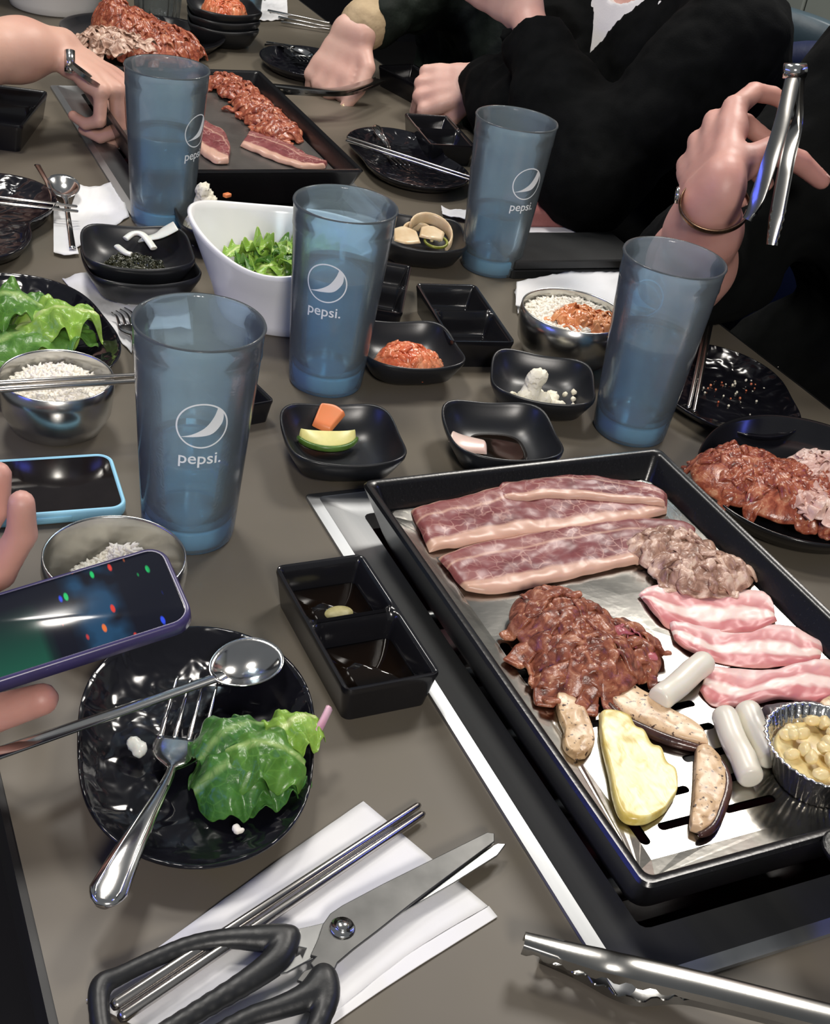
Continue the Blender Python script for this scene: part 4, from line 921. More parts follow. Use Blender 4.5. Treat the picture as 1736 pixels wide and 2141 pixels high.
# leaves
def leaf(p0, p1, width, arch, ruffle, curl, seed, nu=34, nv=21, twist=0.0, wob=0.0, tipw=.6):
    p0, p1 = np.asarray(p0, float), np.asarray(p1, float); d = p1 - p0; L = np.linalg.norm(d); d /= L; s = np.cross(d, (0, 0, 1)); s /= np.linalg.norm(s); up = np.cross(s, d)
    V, F, UV = [], [], []
    for i in range(nu):
        u = i / (nu - 1); wd = width * (.28 + .72 * math.sin(math.pi * min(1, u ** .75 * .96 + .02)) ** tipw)
        for j in range(nv):
            v = j / (nv - 1) - .5; e = abs(v) * 2
            c = math.cos(twist * u), math.sin(twist * u); k = v * wd
            edge = ruffle * e ** 2 * math.sin(16 * u + seed * 3 + (2.2 if v > 0 else 0)) + ruffle * .9 * e * fbm(u * 6, v * 4, seed, 1.6, 3) + ruffle * .5 * fbm(u * 6, v * 6, seed + 5, 1.2, 2)
            h = arch * math.sin(math.pi * u) + curl * e * e + edge
            jag = 1 + (.10 * nz(u * 9, v * 3, seed, 3) if e > .85 else 0)
            p = p0 + d * (u * L * (1 + .05 * nz(u * 3, v * 3, seed))) + s * (k * c[0] * jag) + up * (h + k * c[1]) + s * wob * math.sin(u * 4)
            V.append(p); UV.append((u, v + .5))
    for i in range(nu - 1):
        for j in range(nv - 1): a = i * nv + j; F.append((a, a + 1, a + nv + 1, a + nv))
    return np.array(V), F, np.array(UV)
def floorz(L, z):
    L[0][:, 2] = np.maximum(L[0][:, 2], T + z); return L
for a, b, wd, ar, ru, cu, sd, mt, lb in [
        ((405, 1655, .016), (600, 1590, .020), .050, .015, .006, -.014, 3.1, 'leaf_deep', 'dark green lettuce leaf at the bottom of the leftover salad'),
        ((415, 1590, .022), (555, 1515, .026), .042, .012, .005, -.012, 4.4, 'leaf_deep', 'blue-green lettuce leaf beside the fork tines'),
        ((470, 1570, .030), (640, 1600, .026), .046, .012, .005, -.012, 5.6, 'leaf_green', 'bright green lettuce leaf folded over the top of the leftover salad'),
        ((560, 1555, .026), (662, 1500, .030), .036, .008, .005, -.010, 7.9, 'leaf_light', 'light green leaf piece at the plate rim'),
        ((500, 1670, .014), (648, 1625, .016), .030, .010, .006, -.008, 9.2, 'leaf_deep', 'dark leaf edge peeking out under the leftover salad')]:
    tag(mk('lettuce_leaf', floorz(leaf(at(*a), at(*b), wd, ar, ru, cu, sd), .0085), MAT[mt], solid=.0007, sub=1), lb, 'lettuce')
tag(mk('red_onion_strip', tube(spline([at(655, 1545, .024), at(672, 1515, .030), at(688, 1482, .034)], 10), [(.0022, .0042)] * 10, 8), MAT['onion']), 'purple red-onion strip sticking out of the leftover salad', 'onion')
for a, b, wd, ar, ru, cu, sd, mt, lb in [
        ((-60, 740, .014), (190, 690, .020), .075, .012, .008, -.006, 1.7, 'leaf_green', 'broad flat green lettuce leaf at the bottom of the lettuce plate'),
        ((-70, 640, .030), (110, 655, .030), .070, .014, .009, -.008, 2.3, 'leaf_green', 'green lettuce leaf standing up at the rim of the lettuce plate'),
        ((30, 690, .026), (205, 660, .030), .062, .014, .011, -.012, 6.1, 'leaf_light', 'ruffled light green lettuce leaf on top of the lettuce plate')]:
    tag(mk('lettuce_leaf', floorz(leaf(at(*a), at(*b), wd, ar, ru, cu, sd), .010), MAT[mt], solid=.0007, sub=1), lb, 'lettuce')
rnd = random.Random(21)
for i in range(26):
    a = rnd.random() * 6.283; r = .046 * math.sqrt(rnd.random()); z = .046 + .012 * (1 - r / .05) + rnd.uniform(-.008, .006); yaw = rnd.random() * 6.283; l = rnd.uniform(.030, .048)
    p0 = np.array([WB[0] + r * math.cos(a), WB[1] + r * math.sin(a), T + z]); dv = np.array([math.cos(yaw), math.sin(yaw), rnd.uniform(-.15, .5)]) * l
    p0 = p0 - dv / 2; q = p0 + dv
    for pp in (p0, q):
        e = pp[:2] - np.array(WB); n_ = np.linalg.norm(e)
        if n_ > .056: pp[:2] = np.array(WB) + e / n_ * .056
    tag(mk('lettuce_leaf', floorz(leaf(p0, q, rnd.uniform(.022, .036), .007, .007, rnd.uniform(-.008, .008), i * 1.3, 16, 11), .012), MAT['leaf_light' if i % 4 else 'leaf_green'], solid=.0007, sub=1), 'torn light green lettuce piece inside the white salad bowl', 'lettuce', 'torn lettuce in the white bowl')
# crumbs
def crumbs(spots, label, mat, name='rice_crumb', cat='crumb', group=None):
    for (x, y, z, r) in spots:
        b = at(x, y, z); rnd = random.Random(x * 7 + y)
        blobmesh(name, [(b[0] + rnd.uniform(-r, r), b[1] + rnd.uniform(-r, r), b[2] + r * rnd.uniform(0, .6), r * rnd.uniform(.6, 1)) for _ in range(4)], mat, label, cat, res=r * .3, amp=r * .2, sc=500, k=r * .6)
crumbs([(290, 1568, .012, .0042)], 'white radish scrap lying on the plate beside the fork', 'radish')
crumbs([(500, 1738, .012, .0022)], 'tiny white rice crumb near the plate rim', 'rice')
rnd = random.Random(3)
balls = []
for i in range(46): b = at(1545 + rnd.gauss(0, 45), 815 + rnd.gauss(0, 20), .007); balls.append((b[0], b[1], T + .0068, rnd.uniform(.0006, .0014)))
blobmesh('food_crumbs', balls[:30], 'potato', 'pale crumbs scattered on the plate with chopsticks', 'crumb', amp=.0004, res=.0008, k=.0006, kind='stuff')
blobmesh('food_crumbs', balls[30:], 'kimchi', 'reddish crumbs scattered on the plate with chopsticks', 'crumb', amp=.0004, res=.0008, k=.0006, kind='stuff')
# ------------------------------------------------------------------ napkins and cutlery
def sheet(back, front, z, nu=26, nv=18, amp=.0008, sc=40, seed=0.0, lift=None):
    B = spline([at(x, y, z) for x, y in back], nu); A = spline([at(x, y, z) for x, y in front], nu); V, F = [], []
    for i in range(nu):
        for j in range(nv):
            v = j / (nv - 1); p = A[i] + (B[i] - A[i]) * v; u = i / (nu - 1)
            h = abs(fbm(p[0], p[1], seed, sc, 3)) * amp + (lift(u, v) if lift else 0); V.append(p + np.array([0, 0, h]))
    for i in range(nu - 1):
        for j in range(nv - 1): a = i * nv + j; F.append((a, a + nv, a + nv + 1, a + 1))
    return np.array(V), F
def napkin(label, layers):
    c = at(*layers[0][0][0], 0); t = thing('napkin', label, 'napkin', (c[0], c[1], T)); L = np.array(t.location)
    for k, (b, f, z, amp, sd) in enumerate(layers):
        V, F = sheet(b, f, z, amp=amp, seed=sd); mk('paper_layer', (V - L, F), MAT['paper'], t, solid=.0007, off=1)
napkin('white paper napkin under the scissors and chopsticks', [
    ([(1040, 1918), (800, 2070), (560, 2240)], [(1022, 1896), (780, 2040), (520, 2210)], .0004, .0004, 1),
    ([(760, 1675), (580, 1800), (380, 1945), (180, 2090)], [(1020, 1894), (860, 1990), (680, 2130), (500, 2260)], .0016, .0005, 2)])
napkin('white paper napkin under the spoon and chopsticks beside the stacked seaweed dish', [([(165, 388), (200, 392), (245, 380)], [(115, 530), (160, 520), (270, 455)], .0005, .003, 3), ([(112, 420), (122, 425), (135, 430)], [(112, 528), (135, 534), (165, 532)], .003, .002, 9)])
napkin('crumpled white napkin beneath the fork beside the lettuce plate', [([(130, 585), (180, 582), (240, 590), (300, 578), (350, 578), (388, 600)], [(275, 740), (280, 720), (290, 700), (320, 690), (360, 690), (400, 690)], .0005, .006, 4), ([(215, 600), (260, 592), (350, 578)], [(225, 612), (290, 612), (388, 602)], .007, .002, 6)])
napkin('white paper napkin behind the bowl of rice with kimchi', [([(1080, 592), (1140, 580), (1220, 563), (1300, 552)], [(1078, 640), (1130, 650), (1220, 650), (1300, 640)], .006, .003, 5), ([(1076, 612), (1084, 600), (1100, 598)], [(1082, 655), (1096, 668), (1125, 672)], .001, .005, 15)])
napkin('small crumpled napkin between the pickles and the tumbler', [([(922, 434), (945, 440), (985, 440)], [(925, 448), (950, 456), (990, 462)], .004, .006, 7)])
napkin('white napkin under the dusty pink case', [([(1100, 470), (1160, 462), (1215, 465)], [(1100, 487), (1170, 487), (1236, 487)], .0005, .001, 8)])
napkin('white napkin standing by the stack of kimchi dishes', [([(542, 5), (570, 0), (600, -4)], [(540, 46), (570, 44), (602, 42)], .001, .006, 10)])

def chopsticks(pair, label, group, r0=.0024, r1=.0016, mat='chop'):
    for a, b in pair:
        A, B = at(*a), at(*b); tag(mk('chopstick', tube([A, A + (B - A) * .01, A + (B - A) * .5, B - (B - A) * .01, B], [r0 * .7, r0, (r0 + r1) / 2, r1, r1 * .6], 12), MAT[mat]), label, 'chopstick', group)
chopsticks([((235, 2105, .0075), (878, 1682, .0050)), ((250, 2130, .0075), (887, 1700, .0050))], 'steel chopstick lying on the napkin under the scissors', 'chopsticks under the scissors', .0030, .0021)
chopsticks([((-120, 808, .052), (330, 782, .0515)), ((-120, 822, .052), (330, 794, .0515))], 'steel chopstick laid across the bowl of rice', 'chopsticks across the rice bowl', .0026, .0018)
chopsticks([((-80, 405, .022), (162, 432, .018)), ((-80, 418, .022), (164, 442, .018))], 'steel chopstick reaching from a hammered plate over the spoon', 'chopsticks over the spoon', .0022, .0016)
chopsticks([((1478, 682, .024), (1440, 853, .0185)), ((1486, 680, .024), (1452, 861, .0185))], 'dark steel chopstick resting on the plate of crumbs', 'chopsticks on the crumb plate', .0026, .0018)
chopsticks([((726, 287, .0215), (990, 372, .0215)), ((724, 294, .0215), (988, 378, .0215))], 'thin steel chopstick lying across the oval plate with the fork', 'chopsticks over the fork plate', .0022, .0016)
chopsticks([((560, 22, .006), (690, 48, .006)), ((582, 36, .006), (690, 56, .006)), ((588, 46, .006), (690, 62, .006))], 'steel chopstick lying next to the stack of kimchi dishes', 'chopsticks by the kimchi stack', .0024, .0018)

def frames(P):
    P = np.asarray(P, float); Tn = np.gradient(P, axis=0); Tn /= np.linalg.norm(Tn, axis=1)[:, None]
    S = np.cross(Tn, (0, 0, 1)); S /= np.linalg.norm(S, axis=1)[:, None]; return P, Tn, S, np.cross(S, Tn)
def arclen(P, n):
    P = np.asarray(P, float); d = np.r_[0, np.cumsum(np.linalg.norm(np.diff(P, axis=0), axis=1))]; s = np.linspace(0, d[-1], n)
    return np.stack([np.interp(s, d, P[:, i]) for i in range(3)], 1), d[-1]
def fork(pts, label, hw=.0150, tine=.26, head=.16):
    P, Lg = arclen(spline([at(*p) for p in pts], 60), 61); P, Tn, S, U = frames(P); parts = []
    nt_ = int(60 * tine); nh = int(60 * (tine + head)); 
    for k in range(4):
        o = (k - 1.5) / 1.5 * hw * .80; n = nt_ + 2
        parts.append(tube([P[i] + S[i] * o for i in range(n)], [(.0006 + .0009 * min(1, i / (n * .7)), .0005 + .0005 * min(1, i / 4)) for i in range(n)], 8))
    def w(i):
        if i <= nh:
            f = (i - nt_) / (nh - nt_); return hw * (.97 - .80 * max(0, (f - .35) / .65) ** 1.6)
        f = (i - nh) / (60 - nh); return hw * (.17 + .53 * f ** 1.3) * (1 if i < 58 else (.86 if i == 58 else (.66 if i == 59 else .3)))
    def h(i):
        f = max(0, (i - nh) / (60 - nh)); return .0008 + .0012 * min(1, max(0, (i - nt_) / 8)) + .0003 * f
    idx = list(range(nt_, 61)); rad = [(w(i), h(i)) for i in idx]
    body = tube([P[i] for i in idx], rad, 14); parts.append(body)
    c = P[-1]; 
    t = thing('fork', label, 'fork', P[-1]); V, F = join(*parts[:4]); mk('tines', (V - c, F), MAT['cutlery'], t)
    hd = mk('handle', (parts[4][0] - c, parts[4][1]), MAT['cutlery'], t)
    for sgn in (-1, 1):      # raised ridges along the handle
        ii = list(range(nh + 6, 60)); mk('handle_ridge', (lambda q: (q[0] - c, q[1]))(tube([P[i] + S[i] * sgn * w(i) * .62 + U[i] * (h(i) * .72) for i in ii], [.0006] * len(ii), 6)), MAT['cutlery'], hd)
    return t
fork([(413, 1420, .019), (392, 1500, .013), (372, 1570, .0135), (350, 1630, .020), (300, 1720, .026), (252, 1810, .028), (212, 1895, .026)], 'steel fork lying across the hammered plate next to the leftover salad')
fork([(843, 345, .0135), (822, 325, .012), (808, 300, .014), (795, 280, .02), (786, 264, .022)], 'small fork lying on the dark oval plate', hw=.011)
fork([(247, 648, .010), (262, 660, .009), (272, 690, .008), (285, 730, .007), (300, 780, .006)], 'fork lying on the crumpled napkin beside the lettuce plate', hw=.010)
def spoon(bowl, neck, end, label, ln=.05, wd=.036, depth=.008, tilt=0.0, zb=None, hw=.0035):
    B, N, E = at(*bowl), at(*neck), at(*end); d = N - B; dxy = np.array([d[0], d[1], d[2]]); dxy /= np.linalg.norm(dxy); s = np.cross(dxy, (0, 0, 1)); s /= np.linalg.norm(s); u = np.cross(s, dxy)
    s, u = s * math.cos(tilt) + u * math.sin(tilt), u * math.cos(tilt) - s * math.sin(tilt)
    V, F = [B - u * depth], []; nr, na = 8, 40
    for i in range(1, nr + 1):
        r = i / nr
        for j in range(na):
            a = 2 * math.pi * j / na; egg = 1 - .10 * math.cos(a)
            V.append(B + dxy * r * ln / 2 * math.cos(a) + s * r * wd / 2 * math.sin(a) * egg - u * depth * (1 - r ** 2.2))
    for j in range(na): F.append((0, 1 + j, 1 + (j + 1) % na))
    for i in range(nr - 1):
        for j in range(na): a = 1 + i * na + j; b = 1 + i * na + (j + 1) % na; F.append((a, a + na, b + na, b))
    t = thing('spoon', label, 'spoon', E); mk('spoon_bowl', (np.array(V) - E, F), MAT['cutlery'], t, solid=.0011)
    H = spline([B + dxy * ln * .47, N, E], 26); mk('handle', (lambda q: (q[0] - E, q[1]))(tube(H, [(hw * (1.3 - .55 * min(1, i / 6)) * (1 + .35 * max(0, i - 14) / 12), .0013) for i in range(26)], 12)), MAT['cutlery'], t)
spoon((514, 1384, .024), (430, 1425, .022), (-90, 1605, .034), 'long steel spoon resting across the hammered plate', ln=.047, wd=.040, depth=.009, hw=.0050)
spoon((131, 388, .016), (140, 435, .010), (152, 520, .006), 'steel spoon lying on the napkin beside the stacked seaweed dish', ln=.052, wd=.036)
spoon((118, 432, .014), (100, 385, .020), (78, 345, .022), 'narrow steel utensil crossing behind the spoon on the napkin', ln=.018, wd=.006, depth=.001)
spoon((630, 108, .022), (605, 95, .022), (560, 88, .012), 'steel spoon resting on the dark plate near the pointing hand', ln=.05, wd=.034)
fork([(640, 128, .022), (625, 115, .021), (610, 104, .021), (590, 95, .02), (555, 94, .012)], 'fork beside the spoon near the pointing hand', hw=.011)

# scissors
def prism(pts, z0, z1, world=False):
    P = [at(x, y, (z0 + z1) / 2) for x, y in pts]; n = len(P)
    V = [(p[0], p[1], T + z0) for p in P] + [(p[0], p[1], T + z1) for p in P]
    area_ = sum(P[i][0] * P[(i + 1) % n][1] - P[(i + 1) % n][0] * P[i][1] for i in range(n))
    F = [tuple(range(n))[::-1], tuple(range(n, 2 * n))] + [(i, (i + 1) % n, n + (i + 1) % n, n + i) for i in range(n)]
    if area_ < 0: F = [f[::-1] for f in F]
    return np.array(V), F
SC = at(718, 1940, .009); sc = thing('kitchen_scissors', 'kitchen scissors with black handles lying on the white napkin', 'scissors', SC)
def sub_(VF): return (VF[0] - SC,) + tuple(VF[1:])
teeth = [(640, 2000), (632, 2004), (628, 1996), (616, 2003), (611, 1997), (598, 2007), (592, 2000), (578, 2013), (571, 2008), (558, 2022), (550, 2016), (538, 2032), (528, 2030)]
mk('blade', sub_(prism([(1058, 1766), (1040, 1765), (985, 1793), (930, 1825), (800, 1898), (740, 1922), (690, 1928), (650, 1938), (612, 1946), (596, 1975), (640, 1985)] + teeth[1:] + [(520, 2050), (600, 2035), (690, 1985), (760, 1955), (850, 1905), (950, 1847), (1040, 1790)], .0072, .0088)), MAT['steel'], sc, smooth=False, bevel=.0004)
mk('blade', sub_(prism([(1034, 1744), (1018, 1742), (905, 1798), (800, 1850), (715, 1895), (690, 1912), (674, 1935), (664, 1965), (648, 2000), (660, 2003), (648, 2016), (655, 2025), (635, 2032), (620, 2052), (640, 2060), (690, 2050), (706, 2015), (740, 1986), (790, 1948), (860, 1892), (960, 1817), (1034, 1762)], .0091, .0110)), MAT['scissor'], sc, smooth=False, bevel=.0005)
piv = at(716, 1940, .0112); V, F = lathe([(0, .0026), (.0030, .0026), (.0035, .0020), (.0035, .0014), (.0058, .0012), (.0064, .0006), (.0066, -.0004), (0, -.0004)], 32); mk('pivot_screw', sub_((V + piv, F)), MAT['cutlery'], sc)
def ring(pts, radii, z):
    Q = spline([np.r_[at(x, y, z), r] for (x, y), r in zip(pts, radii)], 3 * len(pts)); pr = []
    for i in range(len(Q) - 1): pr.append((Q[i][:3], Q[i + 1][:3], Q[i][3], Q[i + 1][3], ((0, 0, 1), .85)))
    lo, hi = bounds(pr, .004); return sdf_mesh(lambda P: field(P, pr, .003), lo, hi, .0012)
h1 = [(608, 1956), (560, 1962), (480, 1962), (400, 1975), (320, 2006), (250, 2040), (212, 2060), (207, 2110), (222, 2180), (270, 2200), (340, 2160), (430, 2105), (520, 2050), (580, 2005), (600, 1968)]
mk('handle', sub_(ring(h1, [.0050, .0062, .0046, .0040, .0037, .0037, .0042, .0040, .0040, .0040, .0042, .0046, .0054, .0062, .0055], .0085)), MAT['rubber'], sc)
h2 = [(676, 2036), (650, 2078), (590, 2105), (520, 2128), (440, 2175), (400, 2230), (430, 2290), (510, 2300), (590, 2250), (650, 2170), (684, 2090), (680, 2045)]
mk('handle', sub_(ring(h2, [.0052, .0060, .0048, .0042, .0042, .0044, .0044, .0044, .0044, .0044, .0050, .0055], .0095)), MAT['rubber'], sc)

# tongs: folded channel arms with toothed jaws
def channel(pts, w, side, n=60, teeth_to=0.0, c=(0, 0, 0), flip=1, wide=None, step=2):
    P, Lg = arclen(spline(pts, 60), n); P, Tn, S, U = frames(P); V, F = [], []
    for i in range(n):
        f = i / (n - 1); ww = w * (wide(f) if wide else 1)
        dn = side * (1 if f > teeth_to else (.75 if (i // step) % 2 else 1.25))
        for a, b in ((-1, -1), (-1, -.15), (-.72, .0), (.72, .0), (1, -.15), (1, -1)):
            V.append(P[i] + S[i] * a * ww / 2 + U[i] * flip * (b * dn if b == -1 else b * side))
    for i in range(n - 1):
        for j in range(5): a = i * 6 + j; F.append((a, a + 6, a + 7, a + 1))
    return np.array(V) - np.asarray(c), F
def tongs(arms, label, w=.014, side=.006, tt=.28, hinge=None):
    c = arms[0][-1]; t = thing('tongs', label, 'tongs', c)
    for k, (a, fl) in enumerate(zip(arms, (1, -1))):
        mk('arm', channel(a, w, side, 80, tt, c, fl, wide=lambda f: .62 + .38 * min(1, f * 6)), MAT['tong_steel'], t, solid=.0010, angle=60)
    if hinge is not None:
        mk('hinge', tube([np.asarray(hinge[0]) - c, np.asarray(hinge[1]) - c], .006, 14), MAT['cutlery'], t)
    return t
tongs([[at(1098, 1962, .021), at(1180, 1985, .020), at(1262, 2006, .021), at(1330, 2022, .024), at(1500, 2062, .026), at(1736, 2122, .030), at(2100, 2215, .034)],
       [at(1130, 2000, .0015), at(1210, 2030, .001), at(1285, 2066, .0010), at(1330, 2080, .0025), at(1410, 2076, .008), at(1500, 2092, .012), at(1736, 2150, .014), at(2100, 2235, .018)]], 'steel tongs lying on the table in front of the raw-meat grill', w=.0135, side=.0052, tt=.33, hinge=(at(2090, 2205, .026), at(2105, 2240, .026)))

# ------------------------------------------------------------------ phones, pink case, black tray
PH = [at(x, y, .011)[:2] for x, y in ((197, 946), (250, 1030))]
pc = np.array([.117, .7905]); pt = thing('smartphone', 'smartphone in a light blue case lying on the table', 'phone', (pc[0], pc[1], T), math.radians(-3.5))
def rr(i, z, r=.012, a=.0730, b=.0375): return rrect(-a + i, a - i, -b + i, b - i, max(r - i, .002), z, 8)
cs_ = mk('case', loft([rr(.0025, 0), rr(.0006, .0014), rr(0, .0035), rr(0, .0085), rr(.0006, .0102), rr(.0016, .0108), rr(.0026, .0104), rr(.0030, .0092)], True, True), MAT['phone_case'], pt)
mk('screen', loft([rr(.0031, .0080), rr(.0031, .0097), rr(.0034, .0100)], True, True), MAT['screen_off'], pt, angle=40)
V, F = box(.010, .034, -.0384, -.0372, .0045, .0072); mk('side_button', (V, F), MAT['phone_case'], cs_, bevel=.0004)
c = thing('earphone_case', 'dusty pink quilted case lying on a napkin', 'case', (*((at(1110, 480, .002) + at(1213, 470, .002)) / 2)[:2], T + .0016), math.radians(-5))
cl = np.array(c.location); 
L_ = [rrect(-.052 + i, .036 - i, -.0 + i * .8, .062 - i, max(.014 - i, .003), z, 6) for i, z in ((.001, 0), (0, .003), (0, .016), (.002, .0195), (.006, .0215), (.014, .0225))]
mk('case_body', loft(L_), MAT['pink'], c)
for k in range(3): mk('embossed_line', tube([(-.040 + .022 * k, .012, .0224), (-.030 + .022 * k, .030, .0227), (-.030 + .022 * k, .052, .0222)], .0011, 8), MAT['pink'], c)
q0 = at(1190, 560, 0); bt = thing('bill_folder', 'flat black folder box lying behind the white napkin', 'folder', (.772, 1.148, T), math.radians(-3))
mk('lid', loft([rrect(-.082 + i, .082 - i, -.038 + i, .042 - i, .005, z, 4) for i, z in ((.001, .0105), (0, .0115), (0, .019), (.0015, .0205))]), MAT['rubber'], bt, smooth=False)
mk('base', loft([rrect(-.083 + i, .083 - i, -.039 + i, .043 - i, .005, z, 4) for i, z in ((.001, 0), (0, .001), (0, .009), (.001, .0100))]), MAT['rubber'], bt, smooth=False)

# held phone: landscape, glossy dark glass, light reflections painted in as glowing colours
def held_phone():
    A, B, D = atd(336, 1142, .70), atd(-160, 1290, .66), atd(330, 1316, .66)     # top right, top left, bottom right of the glass
    ex = A - B; ex /= np.linalg.norm(ex); ey = A - D; ey -= ex * (ey @ ex); ey /= np.linalg.norm(ey); ez = np.cross(ex, ey)
    if ez @ FW > 0: ez = -ez; 
    Lx, Ly = .150, np.linalg.norm(A - D - ex * ((A - D) @ ex))
    c = A - ex * Lx / 2 - ey * Ly / 2
    t = thing('smartphone', 'dark glossy smartphone held over the rice bowl', 'phone', c); M = np.stack([ex, ey, ez], 1)
    def r2(i, z, r=.010): return rrect(-Lx / 2 + i, Lx / 2 - i, -Ly / 2 + i, Ly / 2 - i, max(r - i, .002), z, 6)
    mk('case', xf(loft([r2(.001, -.009), r2(-.0015, -.0075), r2(-.0015, -.001), r2(-.0005, .0005), r2(.001, .0004)]), M=M), MAT['rubber_violet'], t)
    V, F = loft([r2(.0012, -.001), r2(.0012, .0006), r2(.0018, .0010)]); o = mk('screen', (V, F), MAT['painted_glints'], t, angle=40)
    o.matrix_local = Matrix([[*M[0], 0], [*M[1], 0], [*M[2], 0], [0, 0, 0, 1]])
    return t, c, ex, ey, ez, Lx, Ly
MAT['rubber_violet'] = pm('violet_bumper', (.035, .028, .085), .3, col2=(.05, .04, .13), nscale=20)
m, nt, bs = new_mat('phone_painted_reflections'); co = texco(nt)  # reflected lights on the glass, painted as emissive tints and specks
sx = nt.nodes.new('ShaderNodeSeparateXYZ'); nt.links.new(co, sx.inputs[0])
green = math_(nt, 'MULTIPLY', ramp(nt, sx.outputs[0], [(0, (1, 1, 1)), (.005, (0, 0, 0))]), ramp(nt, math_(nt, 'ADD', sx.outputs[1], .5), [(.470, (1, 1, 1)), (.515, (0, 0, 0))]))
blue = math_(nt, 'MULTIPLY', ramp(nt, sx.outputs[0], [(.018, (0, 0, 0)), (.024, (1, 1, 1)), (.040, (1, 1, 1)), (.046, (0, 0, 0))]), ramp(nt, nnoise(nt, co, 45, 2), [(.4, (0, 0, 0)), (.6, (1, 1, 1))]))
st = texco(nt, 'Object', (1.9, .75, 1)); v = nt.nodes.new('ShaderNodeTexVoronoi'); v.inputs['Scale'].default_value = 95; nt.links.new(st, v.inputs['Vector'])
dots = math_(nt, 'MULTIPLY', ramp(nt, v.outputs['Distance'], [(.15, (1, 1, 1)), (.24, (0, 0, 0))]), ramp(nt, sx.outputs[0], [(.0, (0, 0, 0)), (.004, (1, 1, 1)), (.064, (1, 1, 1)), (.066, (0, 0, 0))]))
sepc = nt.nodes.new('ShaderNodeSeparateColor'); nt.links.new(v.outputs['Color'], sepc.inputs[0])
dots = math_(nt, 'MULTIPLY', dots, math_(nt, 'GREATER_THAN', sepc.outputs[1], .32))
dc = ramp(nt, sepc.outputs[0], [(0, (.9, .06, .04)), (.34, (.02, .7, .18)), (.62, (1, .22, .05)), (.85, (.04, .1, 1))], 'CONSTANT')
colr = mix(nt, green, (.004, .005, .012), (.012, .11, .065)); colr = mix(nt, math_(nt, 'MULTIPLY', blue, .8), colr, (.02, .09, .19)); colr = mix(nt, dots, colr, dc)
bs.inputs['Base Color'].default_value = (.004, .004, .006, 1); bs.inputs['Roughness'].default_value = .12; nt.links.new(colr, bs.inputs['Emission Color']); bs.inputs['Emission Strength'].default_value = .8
MAT['painted_glints'] = m
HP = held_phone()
# ------------------------------------------------------------------ people
def unit(v): v = np.asarray(v, float); return v / np.linalg.norm(v)
FING = [((-.027, .090, .000), (.043, .025, .021), .0092), ((-.005, .094, .002), (.047, .029, .022), .0094), ((.016, .089, .001), (.044, .027, .022), .0090), ((.035, .079, -.003), (.034, .020, .019), .0080)]
def hand_prims(w, fy, dz, curls, thumb, side=1, s=1.0, spread=(-5, 0, 4, 10)):
    """w wrist, fy finger direction, dz back-of-hand direction; side 1: thumb at -X (right hand)"""
    fy = unit(fy); dz = unit(np.asarray(dz, float) - fy * (np.asarray(dz, float) @ fy)); X = np.cross(fy, dz)
    R = np.stack([X * side, fy, dz], 1); w = np.asarray(w, float)
    L = lambda p: w + R @ (np.asarray(p, float) * s)
    pr = []; tips = []
    for (m, ln, r), cu, sp in zip(FING, curls, spread):
        p = np.array(m); a = 0.0; sp = math.radians(sp)
        pr.append((L((m[0] * .55, .012, 0)), L(m), .0125 * s, .0112 * s, None, .008))
        for i, (l, c) in enumerate(zip(ln, cu)):
            a += math.radians(c); d = np.array([math.sin(sp) * math.cos(a), math.cos(a) * math.cos(sp), -math.sin(a)]); q = p + d * l
            pr.append((L(p), L(q), r * s * (1.04 - .09 * i), r * s * (.97 - .10 * i), None, .0022)); last = (p, q, a, d); p = q
        tips.append((L(p), R @ last[3], R @ np.array([0, math.sin(last[2]), math.cos(last[2])]), r * s))
    pr.append((L((-.016, .03, -.004)), L((.022, .03, -.004)), .014 * s, .0125 * s, None, .010))
    pr.append((L((-.020, .066, -.003)), L((.028, .060, -.003)), .0125 * s, .0115 * s, None, .010))
    pr.append((L((-.012, 0, 0)), L((.012, 0, 0)), .0185 * s, .0185 * s, None, .012))
    t = [np.array(q, float) for q in thumb]; rr = (.0150, .0118, .0098, .0080)
    for i in range(len(t) - 1): pr.append((L(t[i]), L(t[i + 1]), rr[i] * s, rr[i + 1] * s, None, .006 if i == 0 else .0022))
    d = unit(t[-1] - t[-2]); tips.append((L(t[-1]), R @ d, R @ unit(np.array([-.5, 0, .8])), .0085 * s))
    return pr, tips, R
THUMB_REST = [(-.016, .018, -.008), (-.040, .050, -.016), (-.050, .078, -.024), (-.050, .102, -.030)]
def arm_prims(w, e, R, r0=.026, r1=.043):
    w, e = np.asarray(w, float), np.asarray(e, float); m = w + (e - w) * .3; X = R[:, 0] * .010
    return [(w - X, m - X * .6, .0185, r0, None, .012), (w + X, m + X * .6, .0185, r0, None, .012), (m, w + (e - w) * .7, r0 * 1.12, r1, None, .02), (w + (e - w) * .7, e, r1, r1 * .92, None, .02)]
def nail(parent, tip, mat='nail', ls=.0065, c=None):
    p, d, n, r = tip; d = unit(d); n = unit(n - d * (n @ d)); s = np.cross(d, n)
    V, F = lathe([(0, .0009), (.55, .0008), (.85, .0005), (1, 0), (.9, -.0004), (0, -.0004)], 16)
    M = np.stack([d * ls, s * ls * .78, n * 1.0], 1); P = V @ M.T + (p + n * r * .80 - d * .001)
    mk('fingernail', (P - np.array(parent.location), F), MAT[mat], parent)
